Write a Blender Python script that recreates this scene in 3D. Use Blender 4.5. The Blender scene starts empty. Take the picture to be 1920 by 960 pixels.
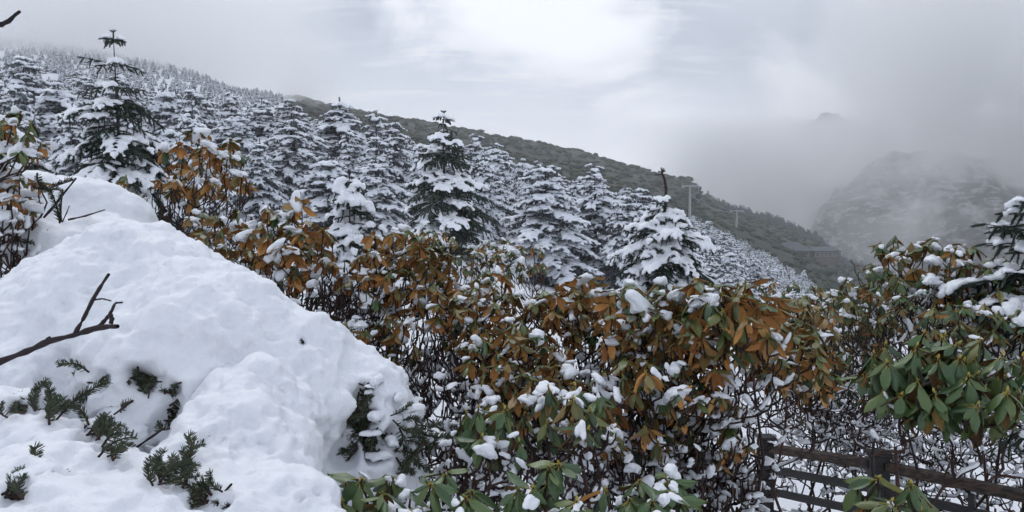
import bpy, math, random
import numpy as np
from mathutils import Vector, Matrix, noise
from mathutils.bvhtree import BVHTree

random.seed(7)
RNG = np.random.default_rng(7)
scene = bpy.context.scene
COL = scene.collection

# ------------------------------------------------------------------ camera
CAM = Vector((0.0, 0.0, 3.0))
FPX = 1371.0                       # focal length in pixels of the 1920 px wide photograph
PITCH = math.atan(50.0 / FPX)      # the horizon lies a little above the middle
FWD = Vector((0, math.cos(PITCH), -math.sin(PITCH)))
UPV = Vector((0, math.sin(PITCH), math.cos(PITCH)))
cam_data = bpy.data.cameras.new('camera')
cam_data.sensor_width = 36.0
cam_data.lens = 36.0 * FPX / 1920.0
cam_data.clip_start = 0.05
cam_data.clip_end = 30000.0
cam = bpy.data.objects.new('camera', cam_data)
cam.location = CAM
cam.rotation_euler = (math.pi / 2 - PITCH, 0, 0)
COL.objects.link(cam)
scene.camera = cam


def at(px, py, d):
    """A point of the place seen at pixel (px, py), d metres in front of the camera."""
    return CAM + (FWD + Vector((1, 0, 0)) * ((px - 960) / FPX) + UPV * ((480 - py) / FPX)) * d


# ------------------------------------------------------------------ world and sun
SUN_EL, SUN_AZ = math.radians(55), math.radians(-25)
world = bpy.data.worlds.new('World')
scene.world = world
world.use_nodes = True
wt = world.node_tree
for n in list(wt.nodes):
    wt.nodes.remove(n)


class NT:
    """Small helper for writing node trees."""
    def __init__(s, tree):
        s.t = tree

    def n(s, kind, **kw):
        nd = s.t.nodes.new(kind)
        ins = kw.pop('ins', {})
        for k, v in kw.items():
            setattr(nd, k, v)
        for k, v in ins.items():
            if isinstance(v, bpy.types.NodeSocket):
                s.t.links.new(v, nd.inputs[k])
            else:
                nd.inputs[k].default_value = v
        return nd

    def math(s, op, a, b=0.0, c=0.0, clamp=False):
        nd = s.n('ShaderNodeMath', operation=op, use_clamp=clamp, ins={0: a, 1: b, 2: c})
        return nd.outputs[0]

    def mix(s, f, a, b, blend='MIX'):
        nd = s.n('ShaderNodeMix', data_type='RGBA', blend_type=blend)
        for k, v in ((0, f), (6, a), (7, b)):
            if isinstance(v, bpy.types.NodeSocket):
                s.t.links.new(v, nd.inputs[k])
            else:
                nd.inputs[k].default_value = v if k == 0 else (*v, 1.0)
        return nd.outputs[2]

    def noise(s, vec, scale, detail=4, rough=0.55, dist=0.0):
        nd = s.n('ShaderNodeTexNoise', ins={'Scale': scale, 'Detail': detail, 'Roughness': rough, 'Distortion': dist})
        if vec is not None:
            s.t.links.new(vec, nd.inputs['Vector'])
        return nd.outputs[0]

    def maprange(s, v, a, b, c=0.0, d=1.0, smooth=True):
        nd = s.n('ShaderNodeMapRange', interpolation_type='SMOOTHSTEP' if smooth else 'LINEAR',
                 ins={'Value': v, 'From Min': a, 'From Max': b, 'To Min': c, 'To Max': d})
        return nd.outputs[0]

    def vec(s, v, scale):
        nd = s.n('ShaderNodeVectorMath', operation='MULTIPLY', ins={0: v, 1: scale})
        return nd.outputs[0]


w = NT(wt)
tc = w.n('ShaderNodeTexCoord')
sky = w.n('ShaderNodeTexSky', sky_type='NISHITA')
sky.sun_disc = False
sky.sun_elevation = SUN_EL
sky.sun_rotation = SUN_AZ
sep = w.n('ShaderNodeSeparateXYZ', ins={0: tc.outputs['Generated']})
elev = sep.outputs[2]
# rolling cloud deck: project the direction onto a layer so that cloud streaks flatten towards the horizon
den = w.math('ADD', w.math('ABSOLUTE', elev), 0.16)
inv = w.math('DIVIDE', 1.0, den)
proj = w.n('ShaderNodeVectorMath', operation='SCALE', ins={0: tc.outputs['Generated'], 'Scale': inv}).outputs[0]
deck = w.vec(proj, (1.0, 0.55, 0.0))
n1 = w.noise(deck, 0.9, 5, 0.5, 0.3)
n2 = w.noise(w.vec(proj, (1.0, 4.0, 0.0)), 1.6, 6, 0.6, 0.6)
n3 = w.noise(w.vec(tc.outputs['Generated'], (1, 1, 1.6)), 3.2, 6, 0.55, 0.4)
grad = w.maprange(elev, 0.02, 0.27)
base = w.mix(grad, (12.6, 13.0, 14.0), (4.7, 5.4, 6.9))
soft = w.maprange(n1, 0.40, 0.62)
c1 = w.mix(w.math('MULTIPLY', soft, 0.5), base, (9.4, 10.0, 11.2))
puff = w.maprange(n3, 0.46, 0.64)
c2 = w.mix(w.math('MULTIPLY', puff, 0.8), c1, (14.0, 14.4, 15.2))
streak = w.math('MULTIPLY', w.maprange(n2, 0.50, 0.66), w.maprange(elev, 0.08, 0.22))
c3 = w.mix(w.math('MULTIPLY', streak, 0.32), c2, (12.8, 13.2, 14.0))
# thin places in the deck let the sky itself through
gap = w.math('MULTIPLY', w.maprange(n1, 0.60, 0.78), w.maprange(elev, 0.2, 0.34))
c4 = w.mix(w.math('MULTIPLY', gap, 0.65), c3, sky.outputs[0])
bg = w.n('ShaderNodeBackground', ins={'Color': c4, 'Strength': 0.1})
world.cycles.sampling_method = 'MANUAL'
world.cycles.sample_map_resolution = 256
wo = w.n('ShaderNodeOutputWorld', ins={'Surface': bg.outputs[0]})

sun_data = bpy.data.lights.new('sun', 'SUN')
sun_data.energy = 1.1
sun_data.angle = math.radians(25)
sun_data.color = (1.0, 0.97, 0.93)
sun = bpy.data.objects.new('sun', sun_data)
sun.rotation_euler = Vector((-math.sin(SUN_AZ) * math.cos(SUN_EL), -math.cos(SUN_AZ) * math.cos(SUN_EL), -math.sin(SUN_EL))).to_track_quat('-Z', 'Y').to_euler()
sun.location = (0, -10, 60)
COL.objects.link(sun)

# ------------------------------------------------------------------ colour management and renderer
vs = scene.view_settings
vs.view_transform = 'Standard'
vs.look = 'None'
vs.exposure = -0.2
vs.gamma = 1.0
vs.use_curve_mapping = False
cy = scene.cycles
cy.max_bounces = 8
cy.diffuse_bounces = 2
cy.glossy_bounces = 2
cy.transmission_bounces = 2
cy.volume_bounces = 5
cy.use_light_tree = False
cy.transparent_max_bounces = 4
cy.use_denoising = True
cy.use_adaptive_sampling = True
cy.adaptive_threshold = 0.035
cy.caustics_reflective = False
cy.caustics_refractive = False
cy.volume_step_rate = 1.0
cy.volume_max_steps = 128
cy.sample_clamp_indirect = 4.0


# ------------------------------------------------------------------ materials
def material(name):
    m = bpy.data.materials.new(name)
    m.use_nodes = True
    t = m.node_tree
    for n in list(t.nodes):
        t.nodes.remove(n)
    return m, NT(t)


def finish(N, bsdf):
    N.n('ShaderNodeOutputMaterial', ins={'Surface': bsdf.outputs[0]})


def pbsdf(N, color, rough=0.6, spec=0.3, normal=None, sss=None):
    b = N.n('ShaderNodeBsdfPrincipled')
    for key, v in (('Base Color', color), ('Roughness', rough), ('Specular IOR Level', spec)):
        if isinstance(v, bpy.types.NodeSocket):
            N.t.links.new(v, b.inputs[key])
        else:
            b.inputs[key].default_value = (*v, 1.0) if key == 'Base Color' else v
    if normal is not None:
        N.t.links.new(normal, b.inputs['Normal'])
    return b


def bump(N, h, strength, dist):
    return N.n('ShaderNodeBump', ins={'Height': h, 'Strength': strength, 'Distance': dist}).outputs[0]


def obj_coord(N):
    return N.n('ShaderNodeTexCoord').outputs['Object']


def world_coord(N):
    return N.n('ShaderNodeNewGeometry').outputs['Position']


def rnd(N):
    """One random number per object and per loose piece."""
    a = N.n('ShaderNodeObjectInfo').outputs['Random']
    b = N.n('ShaderNodeNewGeometry').outputs['Random Per Island']
    return N.math('FRACT', N.math('ADD', a, b))


def mat_snow(name, scale=60.0, strength=0.35, dist=0.01, col=(0.86, 0.88, 0.92)):
    m, N = material(name)
    p = world_coord(N)
    h1 = N.noise(p, scale, 5, 0.6)
    h2 = N.noise(p, scale * 0.18, 3, 0.5)
    h = N.math('ADD', h1, N.math('MULTIPLY', h2, 1.5))
    c = N.mix(N.maprange(h2, 0.3, 0.7), (col[0] * 0.95, col[1] * 0.955, col[2] * 0.965), col)
    finish(N, pbsdf(N, c, 0.55, 0.25, bump(N, h, strength, dist)))
    return m


def mat_ramp(name, stops, rough=0.6, spec=0.25, scale=30.0, var=0.5, bmp=0.2, bdist=0.004):
    """Random colour per piece between the given colours, with a little mottling."""
    m, N = material(name)
    r = rnd(N)
    ramp = N.n('ShaderNodeValToRGB')
    el = ramp.color_ramp.elements
    for i, (p, c) in enumerate(stops):
        e = el[i] if i < 2 else el.new(p)
        e.position = p
        e.color = (*c, 1)
    N.t.links.new(r, ramp.inputs[0])
    nz = N.noise(obj_coord(N), scale, 4, 0.6)
    c = N.mix(N.math('MULTIPLY', N.maprange(nz, 0.35, 0.75), var), ramp.outputs[0], tuple(0.45 * x for x in stops[0][1]))
    finish(N, pbsdf(N, c, rough, spec, bump(N, nz, bmp, bdist)))
    return m


M = {}
M['snow'] = mat_snow('snow_fresh', 70.0, 0.5, 0.012)
M['snow_mound'] = mat_snow('snow_mound', 70.0, 0.45, 0.010)
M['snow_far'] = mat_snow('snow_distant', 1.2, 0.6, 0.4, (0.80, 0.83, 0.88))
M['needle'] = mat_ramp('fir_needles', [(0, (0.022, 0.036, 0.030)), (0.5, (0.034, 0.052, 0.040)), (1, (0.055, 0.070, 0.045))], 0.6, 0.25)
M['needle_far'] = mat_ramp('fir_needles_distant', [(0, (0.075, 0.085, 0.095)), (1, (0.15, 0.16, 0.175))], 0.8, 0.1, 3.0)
M['bark'] = mat_ramp('fir_bark', [(0, (0.05, 0.042, 0.04)), (1, (0.085, 0.07, 0.062))], 0.85, 0.1, 18.0, 0.6, 0.6, 0.01)
M['stem'] = mat_ramp('shrub_stem', [(0, (0.030, 0.020, 0.018)), (0.6, (0.05, 0.032, 0.028)), (1, (0.085, 0.045, 0.036))], 0.75, 0.2, 60.0, 0.5, 0.5, 0.004)
M['dark_stem'] = mat_ramp('wet_bark', [(0, (0.016, 0.011, 0.014)), (1, (0.035, 0.022, 0.024))], 0.6, 0.3, 90.0, 0.5, 0.7, 0.003)
M['leaf_top'] = mat_ramp('leaf_upper', [(0, (0.028, 0.060, 0.030)), (0.5, (0.065, 0.105, 0.036)), (0.8, (0.13, 0.155, 0.045)), (1, (0.22, 0.19, 0.06))], 0.4, 0.45, 24.0, 0.35)
M['leaf_under'] = mat_ramp('leaf_underside', [(0, (0.30, 0.125, 0.045)), (0.35, (0.46, 0.21, 0.07)), (0.75, (0.66, 0.33, 0.11)), (1, (0.46, 0.33, 0.15))], 0.8, 0.12, 20.0, 0.35)
M['petiole'] = mat_ramp('leaf_stalk', [(0, (0.30, 0.26, 0.05)), (1, (0.42, 0.32, 0.07))], 0.5, 0.3, 20.0, 0.2)
M['bud'] = mat_ramp('bud', [(0, (0.40, 0.30, 0.05)), (0.6, (0.48, 0.36, 0.08)), (1, (0.34, 0.30, 0.10))], 0.5, 0.3, 30.0, 0.2)


# ------------------------------------------------------------------ mesh helpers
class Acc:
    """Collects triangles and links them as one mesh."""
    def __init__(s):
        s.v, s.f, s.m, s.n = [], [], [], 0

    def add(s, V, F, mat=0):
        V = np.asarray(V, float).reshape(-1, 3)
        F = np.asarray(F, int).reshape(-1, 3)
        s.v.append(V)
        s.f.append(F + s.n)
        s.m.append(np.full(len(F), mat) if np.isscalar(mat) else np.asarray(mat))
        s.n += len(V)

    def add_many(s, V, F, A, T, mat=0):
        """Copies of (V, F) under n frames: A is (n,3,3) with the axes in columns, T is (n,3)."""
        n = len(T)
        if n == 0:
            return
        W = np.einsum('nij,kj->nki', A, V) + T[:, None, :]
        k = len(V)
        FF = (F[None] + (np.arange(n) * k)[:, None, None]).reshape(-1, 3)
        mm = mat if np.isscalar(mat) else np.tile(mat, n)
        s.add(W.reshape(-1, 3), FF, mm)

    def mesh(s, name, mats, smooth=True):
        me = bpy.data.meshes.new(name)
        if s.n:
            V = np.concatenate(s.v).astype(np.float32)
            F = np.concatenate(s.f).astype(np.int32)
            mm = np.concatenate(s.m).astype(np.int32)
            me.vertices.add(len(V))
            me.vertices.foreach_set('co', V.ravel())
            me.loops.add(len(F) * 3)
            me.loops.foreach_set('vertex_index', F.ravel())
            me.polygons.add(len(F))
            me.polygons.foreach_set('loop_start', np.arange(0, len(F) * 3, 3, dtype=np.int32))
            me.polygons.foreach_set('material_index', mm)
            me.polygons.foreach_set('use_smooth', np.full(len(F), smooth))
        for m in mats:
            me.materials.append(m)
        me.update(calc_edges=True)
        return me


def link(name, data, parent=None, loc=None, mat4=None):
    o = bpy.data.objects.new(name, data)
    COL.objects.link(o)
    if parent is not None:
        o.parent = parent
    if mat4 is not None:
        o.matrix_basis = mat4
    elif loc is not None:
        o.location = loc
    return o


def tag(o, label=None, cat=None, group=None, kind=None):
    if label:
        o['label'] = label
    if cat:
        o['category'] = cat
    if group:
        o['group'] = group
    if kind:
        o['kind'] = kind
    return o


def thing(name, label, cat, loc, group=None):
    o = link(name, None, loc=loc)
    o.empty_display_size = 0.2
    return tag(o, label, cat, group)


def norm(a):
    return a / np.maximum(np.linalg.norm(a, axis=-1, keepdims=True), 1e-9)


def frames(D, scale, up=(0, 0, 1), roll=None):
    """Frames with x along D, z as near to up as possible; scale is (n,3)."""
    X = norm(np.asarray(D, float))
    U = np.broadcast_to(np.asarray(up, float), X.shape)
    Y = np.cross(U, X)
    bad = np.linalg.norm(Y, axis=1) < 1e-3
    Y[bad] = (0, 1, 0)
    Y = norm(Y)
    Z = np.cross(X, Y)
    if roll is not None:
        c, s_ = np.cos(roll)[:, None], np.sin(roll)[:, None]
        Y, Z = Y * c + Z * s_, Z * c - Y * s_
    scale = np.broadcast_to(np.asarray(scale, float), X.shape)
    return np.stack([X * scale[:, :1], Y * scale[:, 1:2], Z * scale[:, 2:]], axis=2)


def spindle(sides=5, prof=((0.0, 0.15), (0.3, 1.0), (0.75, 0.85), (1.0, 0.05))):
    V, F = [], []
    for x, r in prof:
        for i in range(sides):
            a = 2 * math.pi * i / sides
            V.append((x, r * math.cos(a), r * math.sin(a)))
    for k in range(len(prof) - 1):
        for i in range(sides):
            a, b = k * sides + i, k * sides + (i + 1) % sides
            c, d = a + sides, b + sides
            F += [(a, b, d), (a, d, c)]
    return np.array(V), np.array(F)


def icosphere(sub):
    import bmesh
    bm = bmesh.new()
    bmesh.ops.create_icosphere(bm, subdivisions=sub, radius=1.0)
    V = np.array([v.co[:] for v in bm.verts])
    F = np.array([[v.index for v in f.verts] for f in bm.faces])
    bm.free()
    return V, F


def tubes(acc, P, R, sides=5, mat=0):
    """Many tubes at once: P (n,k,3) centre lines, R (n,k) radii."""
    n, k, _ = P.shape
    if n == 0:
        return
    Tn = norm(np.gradient(P, axis=1))
    ref = np.tile(np.array([0.31, 0.22, 0.92]), (n, k, 1))
    par = np.abs((Tn * norm(ref)).sum(-1)) > 0.95
    ref[par] = (0.9, 0.3, 0.1)
    A = norm(np.cross(Tn, ref))
    B = np.cross(Tn, A)
    ang = np.linspace(0, 2 * math.pi, sides, endpoint=False)
    ring = A[:, :, None, :] * np.cos(ang)[None, None, :, None] + B[:, :, None, :] * np.sin(ang)[None, None, :, None]
    V = P[:, :, None, :] + ring * R[:, :, None, None]
    F = []
    for j in range(k - 1):
        for i in range(sides):
            a, b = j * sides + i, j * sides + (i + 1) % sides
            F += [(a, b, b + sides), (a, b + sides, a + sides)]
    F = np.array(F)
    m = k * sides
    FF = (F[None] + (np.arange(n) * m)[:, None, None]).reshape(-1, 3)
    acc.add(V.reshape(-1, 3), FF, mat)


def vnoise(p):
    """Smooth value noise in -1..1 for an array of points."""
    i = np.floor(p).astype(np.int64)
    f = p - i
    f = f * f * f * (f * (f * 6 - 15) + 10)
    out = np.zeros(len(p))
    for dx in (0, 1):
        for dy in (0, 1):
            for dz in (0, 1):
                h = (i[:, 0] + dx) * 374761393 + (i[:, 1] + dy) * 668265263 + (i[:, 2] + dz) * 2147483647
                h = (h ^ (h >> 13)) * 1274126177
                h = ((h ^ (h >> 16)) & 0xFFFF) / 32767.5 - 1.0
                wgt = (f[:, 0] if dx else 1 - f[:, 0]) * (f[:, 1] if dy else 1 - f[:, 1]) * (f[:, 2] if dz else 1 - f[:, 2])
                out += h * wgt
    return out


def vfbm(p, octaves=3):
    out, a = np.zeros(len(p)), 1.0
    for k in range(octaves):
        out += vnoise(p * 2.03 ** k + 17.3 * k) * a
        a *= 0.5
    return out


def fbm(p, octaves=4):
    return noise.fractal(Vector(p), 1.0, 2.0, octaves)


# ------------------------------------------------------------------ terrain: one sheet from the path to the valley
RID = [(-900, 150), (0, 180), (300, 205), (450, 208), (520, 196), (580, 194), (620, 202), (700, 216), (800, 232), (900, 250), (1000, 268), (1080, 284), (1140, 300), (1170, 311),
       (1190, 312), (1230, 326), (1270, 334), (1288, 337), (1300, 345), (1312, 362), (1335, 382), (1400, 404), (1470, 424), (1530, 448),
       (1555, 475), (1590, 497), (1640, 508), (1800, 555), (2000, 585), (2900, 600)]
LEF = [(-900, 70), (0, 88), (120, 98), (230, 112), (340, 140), (450, 178), (520, 186), (600, 213), (800, 262), (1000, 303), (1200, 352), (1300, 392), (1400, 434), (1500, 474), (1600, 538), (1750, 590), (2000, 620), (2900, 640)]
TC = [-900, 0, 300, 450, 600, 800, 1000, 1200, 1300, 1400, 1500, 1600, 1750, 2000, 2900]
TR = {30: [440, 500, 530, 560, 590, 620, 650, 690, 710, 730, 760, 790, 820, 850, 880],
      60: [340, 400, 420, 440, 460, 478, 505, 540, 565, 590, 620, 650, 690, 730, 770],
      120: [220, 290, 312, 335, 360, 398, 438, 495, 530, 562, 600, 640, 680, 720, 750],
      250: [120, 185, 210, 232, 272, 314, 352, 398, 432, 476, 530, 590, 640, 680, 710]}
ROWS = np.log([1.0, 3.0, 7.0, 12.0, 30.0, 60.0, 120.0, 250.0, 450.0, 700.0, 900.0, 1200.0, 1850.0])


RIDX, RIDY = np.array(RID, float).T
LEFX, LEFY = np.array(LEF, float).T
TCA = np.array(TC, float)
TRA = {k: np.array(v, float) for k, v in TR.items()}


def zrow(px):
    out = [1.35, 1.15, 0.0, -1.3]
    out[3] = float(np.interp(px, [-900, 0, 500, 1000, 1920, 2900], [1.2, 0.3, -0.6, -1.4, -2.2, -2.8]))
    for y in (30, 60, 120, 250):
        out.append(3.0 - (np.interp(px, TCA, TRA[y]) - 430) / FPX * y)
    out.append(3.0 - (np.interp(px, LEFX, LEFY) - 430) / FPX * 450)
    zr = 3.0 - (np.interp(px, RIDX, RIDY) - 430) / FPX * 700
    out += [zr, zr - 70, -220, -260]
    return out


def ground(x, y, detail=True):
    yy = max(y, 1.0)
    wd = y if y >= 3 else 3 + (3 - y)
    px = 960 + FPX * x / wd
    z = float(np.interp(math.log(yy), ROWS, zrow(px)))
    if detail:
        z += fbm((x * 0.35, y * 0.35, 3.1), 4) * 0.12
        if y > 15:
            s = min(y / 700.0, 1.0)
            z += fbm((x * 0.02, y * 0.02, 9.0), 5) * (0.5 + 5.0 * s) * (0.35 if y > 600 else 1)
            z += fbm((x * 0.10, y * 0.10, 4.0), 3) * 1.6 * s
    return z


def build_terrain():
    cols = np.concatenate([np.linspace(-1700, -100, 24), np.linspace(-60, 1980, 220), np.linspace(2020, 3600, 24)])
    rows = np.concatenate([np.linspace(-40, 2.0, 16), np.exp(np.linspace(math.log(3), math.log(1000), 130)), [1100, 1250, 1500, 1850]])
    nr, nc = len(rows), len(cols)
    V = np.zeros((nr, nc, 3))
    veg = np.zeros((nr, nc))
    for i, y in enumerate(rows):
        wd = y if y >= 3 else 3 + (3 - y)
        for j, px in enumerate(cols):
            x = (px - 960) / FPX * wd
            V[i, j] = (x, y, ground(x, y))
            k = np.interp(y, [150, 260], [0, 1]) * np.interp(px, [470, 600], [0, 1])
            veg[i, j] = k
    a = Acc()
    idx = np.arange(nr * nc).reshape(nr, nc)
    q = np.stack([idx[:-1, :-1], idx[:-1, 1:], idx[1:, 1:], idx[1:, :-1]], -1).reshape(-1, 4)
    a.add(V.reshape(-1, 3), np.concatenate([q[:, [0, 1, 2]], q[:, [0, 2, 3]]]))
    m, N = material('hillside_ground')
    at_ = N.n('ShaderNodeAttribute', attribute_name='scrub').outputs['Fac']
    p = world_coord(N)
    na = N.noise(p, 0.02, 6, 0.6)
    nb = N.noise(p, 0.25, 5, 0.65)
    nc_ = N.noise(p, 30.0, 4, 0.6)
    scrub = N.mix(N.maprange(na, 0.35, 0.65), (0.026, 0.034, 0.029), (0.060, 0.068, 0.042))
    scrub = N.mix(N.math('MULTIPLY', N.maprange(nb, 0.4, 0.7), 0.6), scrub, (0.02, 0.026, 0.025))
    nd = N.noise(N.vec(p, (1, 0.5, 2.0)), 0.022, 5, 0.7)
    patch = N.maprange(nd, 0.66, 0.70)
    scrub = N.mix(N.math('MULTIPLY', patch, 0.55), scrub, (0.6, 0.62, 0.66))
    mask = N.maprange(N.math('ADD', at_, N.math('MULTIPLY', N.math('SUBTRACT', nb, 0.5), 0.8)), 0.35, 0.65)
    c = N.mix(mask, (0.82, 0.84, 0.88), scrub)
    hb = N.math('ADD', nc_, N.math('MULTIPLY', nb, 2.0))
    finish(N, pbsdf(N, c, 0.8, 0.15, bump(N, hb, 0.5, 0.15)))
    me = a.mesh('terrain', [m])
    at2 = me.attributes.new('scrub', 'FLOAT', 'POINT')
    at2.data.foreach_set('value', veg.ravel().astype(np.float32))
    o = link('hillside_terrain', me)
    tag(o, 'snowy slope rising to a dark green ridge on the left', None, None, 'structure')


build_terrain()


# ------------------------------------------------------------------ mountains across the valley
def mountain(name, label, ridge, D, depth, col, seed):
    rp = np.array(ridge, float)
    xs = np.linspace(rp[0, 0], rp[-1, 0], 220)
    py = np.interp(xs, rp[:, 0], rp[:, 1])
    ks = np.concatenate([np.linspace(-1, 0, 60), np.linspace(0.02, 0.6, 14)])
    V = np.zeros((len(ks), len(xs), 3))
    for j, px in enumerate(xs):
        top = at(px, py[j], D)
        for i, k in enumerate(ks):
            y = top.y + k * depth
            x = top.x * (1 + 0.12 * min(k, 0))
            z = top.z - abs(k) ** 0.9 * depth * 0.75
            f = noise.ridged_multi_fractal(Vector((x * 0.006 + seed, y * 0.0035, 0.3)), 1.0, 2.1, 5, 1.0, 2.0)
            z += (f - 1.3) * 42 * min(1.0, abs(k) * 5 + 0.22)
            z += fbm((x * 0.02, y * 0.02, seed), 5) * 10 + fbm((x * 0.08, y * 0.08, seed), 3) * 3
            z += (noise.ridged_multi_fractal(Vector((x * 0.03, y * 0.02, seed + 2)), 0.9, 2.2, 4, 1.0, 2.0) - 1.2) * 7
            V[i, j] = (x, y, max(z, -255))
    idx = np.arange(V.shape[0] * V.shape[1]).reshape(V.shape[:2])
    q = np.stack([idx[:-1, :-1], idx[:-1, 1:], idx[1:, 1:], idx[1:, :-1]], -1).reshape(-1, 4)
    a = Acc()
    a.add(V.reshape(-1, 3), np.concatenate([q[:, [0, 1, 2]], q[:, [0, 2, 3]]]))
    m, N = material(name + '_rock')
    p = world_coord(N)
    nz = N.noise(p, 0.012, 6, 0.65)
    nz2 = N.noise(N.vec(p, (1, 1, 2.5)), 0.05, 5, 0.7)
    c = N.mix(N.maprange(nz, 0.35, 0.65), col, tuple(0.4 * x for x in col))
    c = N.mix(N.math('MULTIPLY', N.maprange(nz2, 0.50, 0.60), 0.85), c, (0.34, 0.34, 0.36))
    finish(N, pbsdf(N, c, 0.9, 0.1, bump(N, nz2, 0.6, 12.0)))
    o = link(name, a.mesh(name, [m]))
    tag(o, label, None, None, 'structure')


mountain('far_mountain_peak', 'dark rocky peak showing through a hole in the cloud', [(1440, 540), (1472, 350), (1490, 275), (1502, 244), (1512, 226), (1526, 220), (1540, 210), (1556, 212), (1572, 206), (1590, 216), (1606, 236), (1640, 246), (1665, 240), (1690, 262), (1740, 320), (1800, 420)], 1600, 560, (0.05, 0.055, 0.06), 1.7)
mountain('far_mountain_ridge', 'misty ridge climbing right above the valley', [(1440, 560), (1500, 450), (1535, 400), (1562, 362), (1600, 332), (1632, 306), (1680, 285), (1740, 284), (1850, 292), (2000, 280), (2300, 270)], 1350, 480, (0.06, 0.065, 0.068), 5.1)
mountain('near_mountain_ridge', 'lower misty spur in front of the far ridge', [(1530, 620), (1585, 520), (1604, 455), (1622, 428), (1660, 388), (1705, 366), (1760, 345), (1850, 318), (2000, 300), (2300, 280)], 1150, 420, (0.065, 0.068, 0.07), 8.3)
mountain('brown_mountain_slope', 'brownish scree slope at the right edge of the valley', [(1640, 640), (1700, 470), (1725, 432), (1780, 405), (1850, 385), (1950, 360), (2100, 330), (2400, 290)], 980, 360, (0.10, 0.085, 0.08), 12.9)


# ------------------------------------------------------------------ snow that has settled: blobs melted into one skin
def remesh(name, V, F, voxel, mats, smooth_it=0, kind_mod=None):
    a = Acc()
    a.add(V, F)
    tmp = bpy.data.objects.new(name, a.mesh(name, mats))
    COL.objects.link(tmp)
    md = tmp.modifiers.new('skin', 'REMESH')
    md.mode = 'VOXEL'
    md.voxel_size = voxel
    md.use_smooth_shade = True
    if smooth_it:
        sm = tmp.modifiers.new('settle', 'SMOOTH')
        sm.factor = 0.5
        sm.iterations = smooth_it
    dg = bpy.context.evaluated_depsgraph_get()
    me = bpy.data.meshes.new_from_object(tmp.evaluated_get(dg))
    me.name = name
    bpy.data.objects.remove(tmp)
    me.materials.clear()
    for m in mats:
        me.materials.append(m)
    return me


def co_array(me):
    c = np.zeros(len(me.vertices) * 3, np.float32)
    me.vertices.foreach_get('co', c)
    return c.reshape(-1, 3).astype(float)


def no_array(me):
    c = np.zeros(len(me.vertices) * 3, np.float32)
    me.vertices.foreach_get('normal', c)
    return c.reshape(-1, 3).astype(float)


def rough_snow(me, amps, dents=(), octaves=3):
    c, n = co_array(me), no_array(me)
    d = np.zeros(len(c))
    for sc, am in amps:
        d += vfbm(c * sc, octaves) * am
    for (p, r, dep) in dents:
        q = np.linalg.norm(c - np.array(p), axis=1) / r
        d -= dep * np.exp(-q ** 4)
    c += n * d[:, None]
    me.vertices.foreach_set('co', c.astype(np.float32).ravel())
    me.update()



# ------------------------------------------------------------------ firs
SP_V, SP_F = spindle(5)
CAP_V, CAP_F = icosphere(1)
CAP_V = CAP_V.copy()
CAP_V[CAP_V[:, 2] < 0, 2] *= 0.35


def brush(count, seed):
    """A fir shoot: a thin core and needles all round, pointing forward."""
    r = np.random.default_rng(seed)
    V, F = spindle(5, ((0, 0.3), (0.2, 0.42), (0.8, 0.36), (1.0, 0.05)))
    Vs, Fs, n = [V], [F], len(V)
    for i in range(count):
        x = r.uniform(0.02, 0.95)
        a = r.uniform(0, 2 * math.pi)
        L = r.uniform(0.8, 1.2) * (1.0 if x < 0.8 else 0.75)
        c = np.array([0, math.cos(a), math.sin(a)])
        t = np.array([0, -math.sin(a), math.cos(a)])
        b = np.array([x, 0, 0]) + c * 0.15
        tip = b + c * L + np.array([0.16, 0, 0])
        wd = 0.10
        Vs.append(np.array([b - t * wd, b + t * wd, tip]))
        Fs.append(np.array([[n, n + 1, n + 2]]))
        n += 3
    return np.concatenate(Vs), np.concatenate(Fs)


BRUSH_V, BRUSH_F = brush(46, 3)


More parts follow.
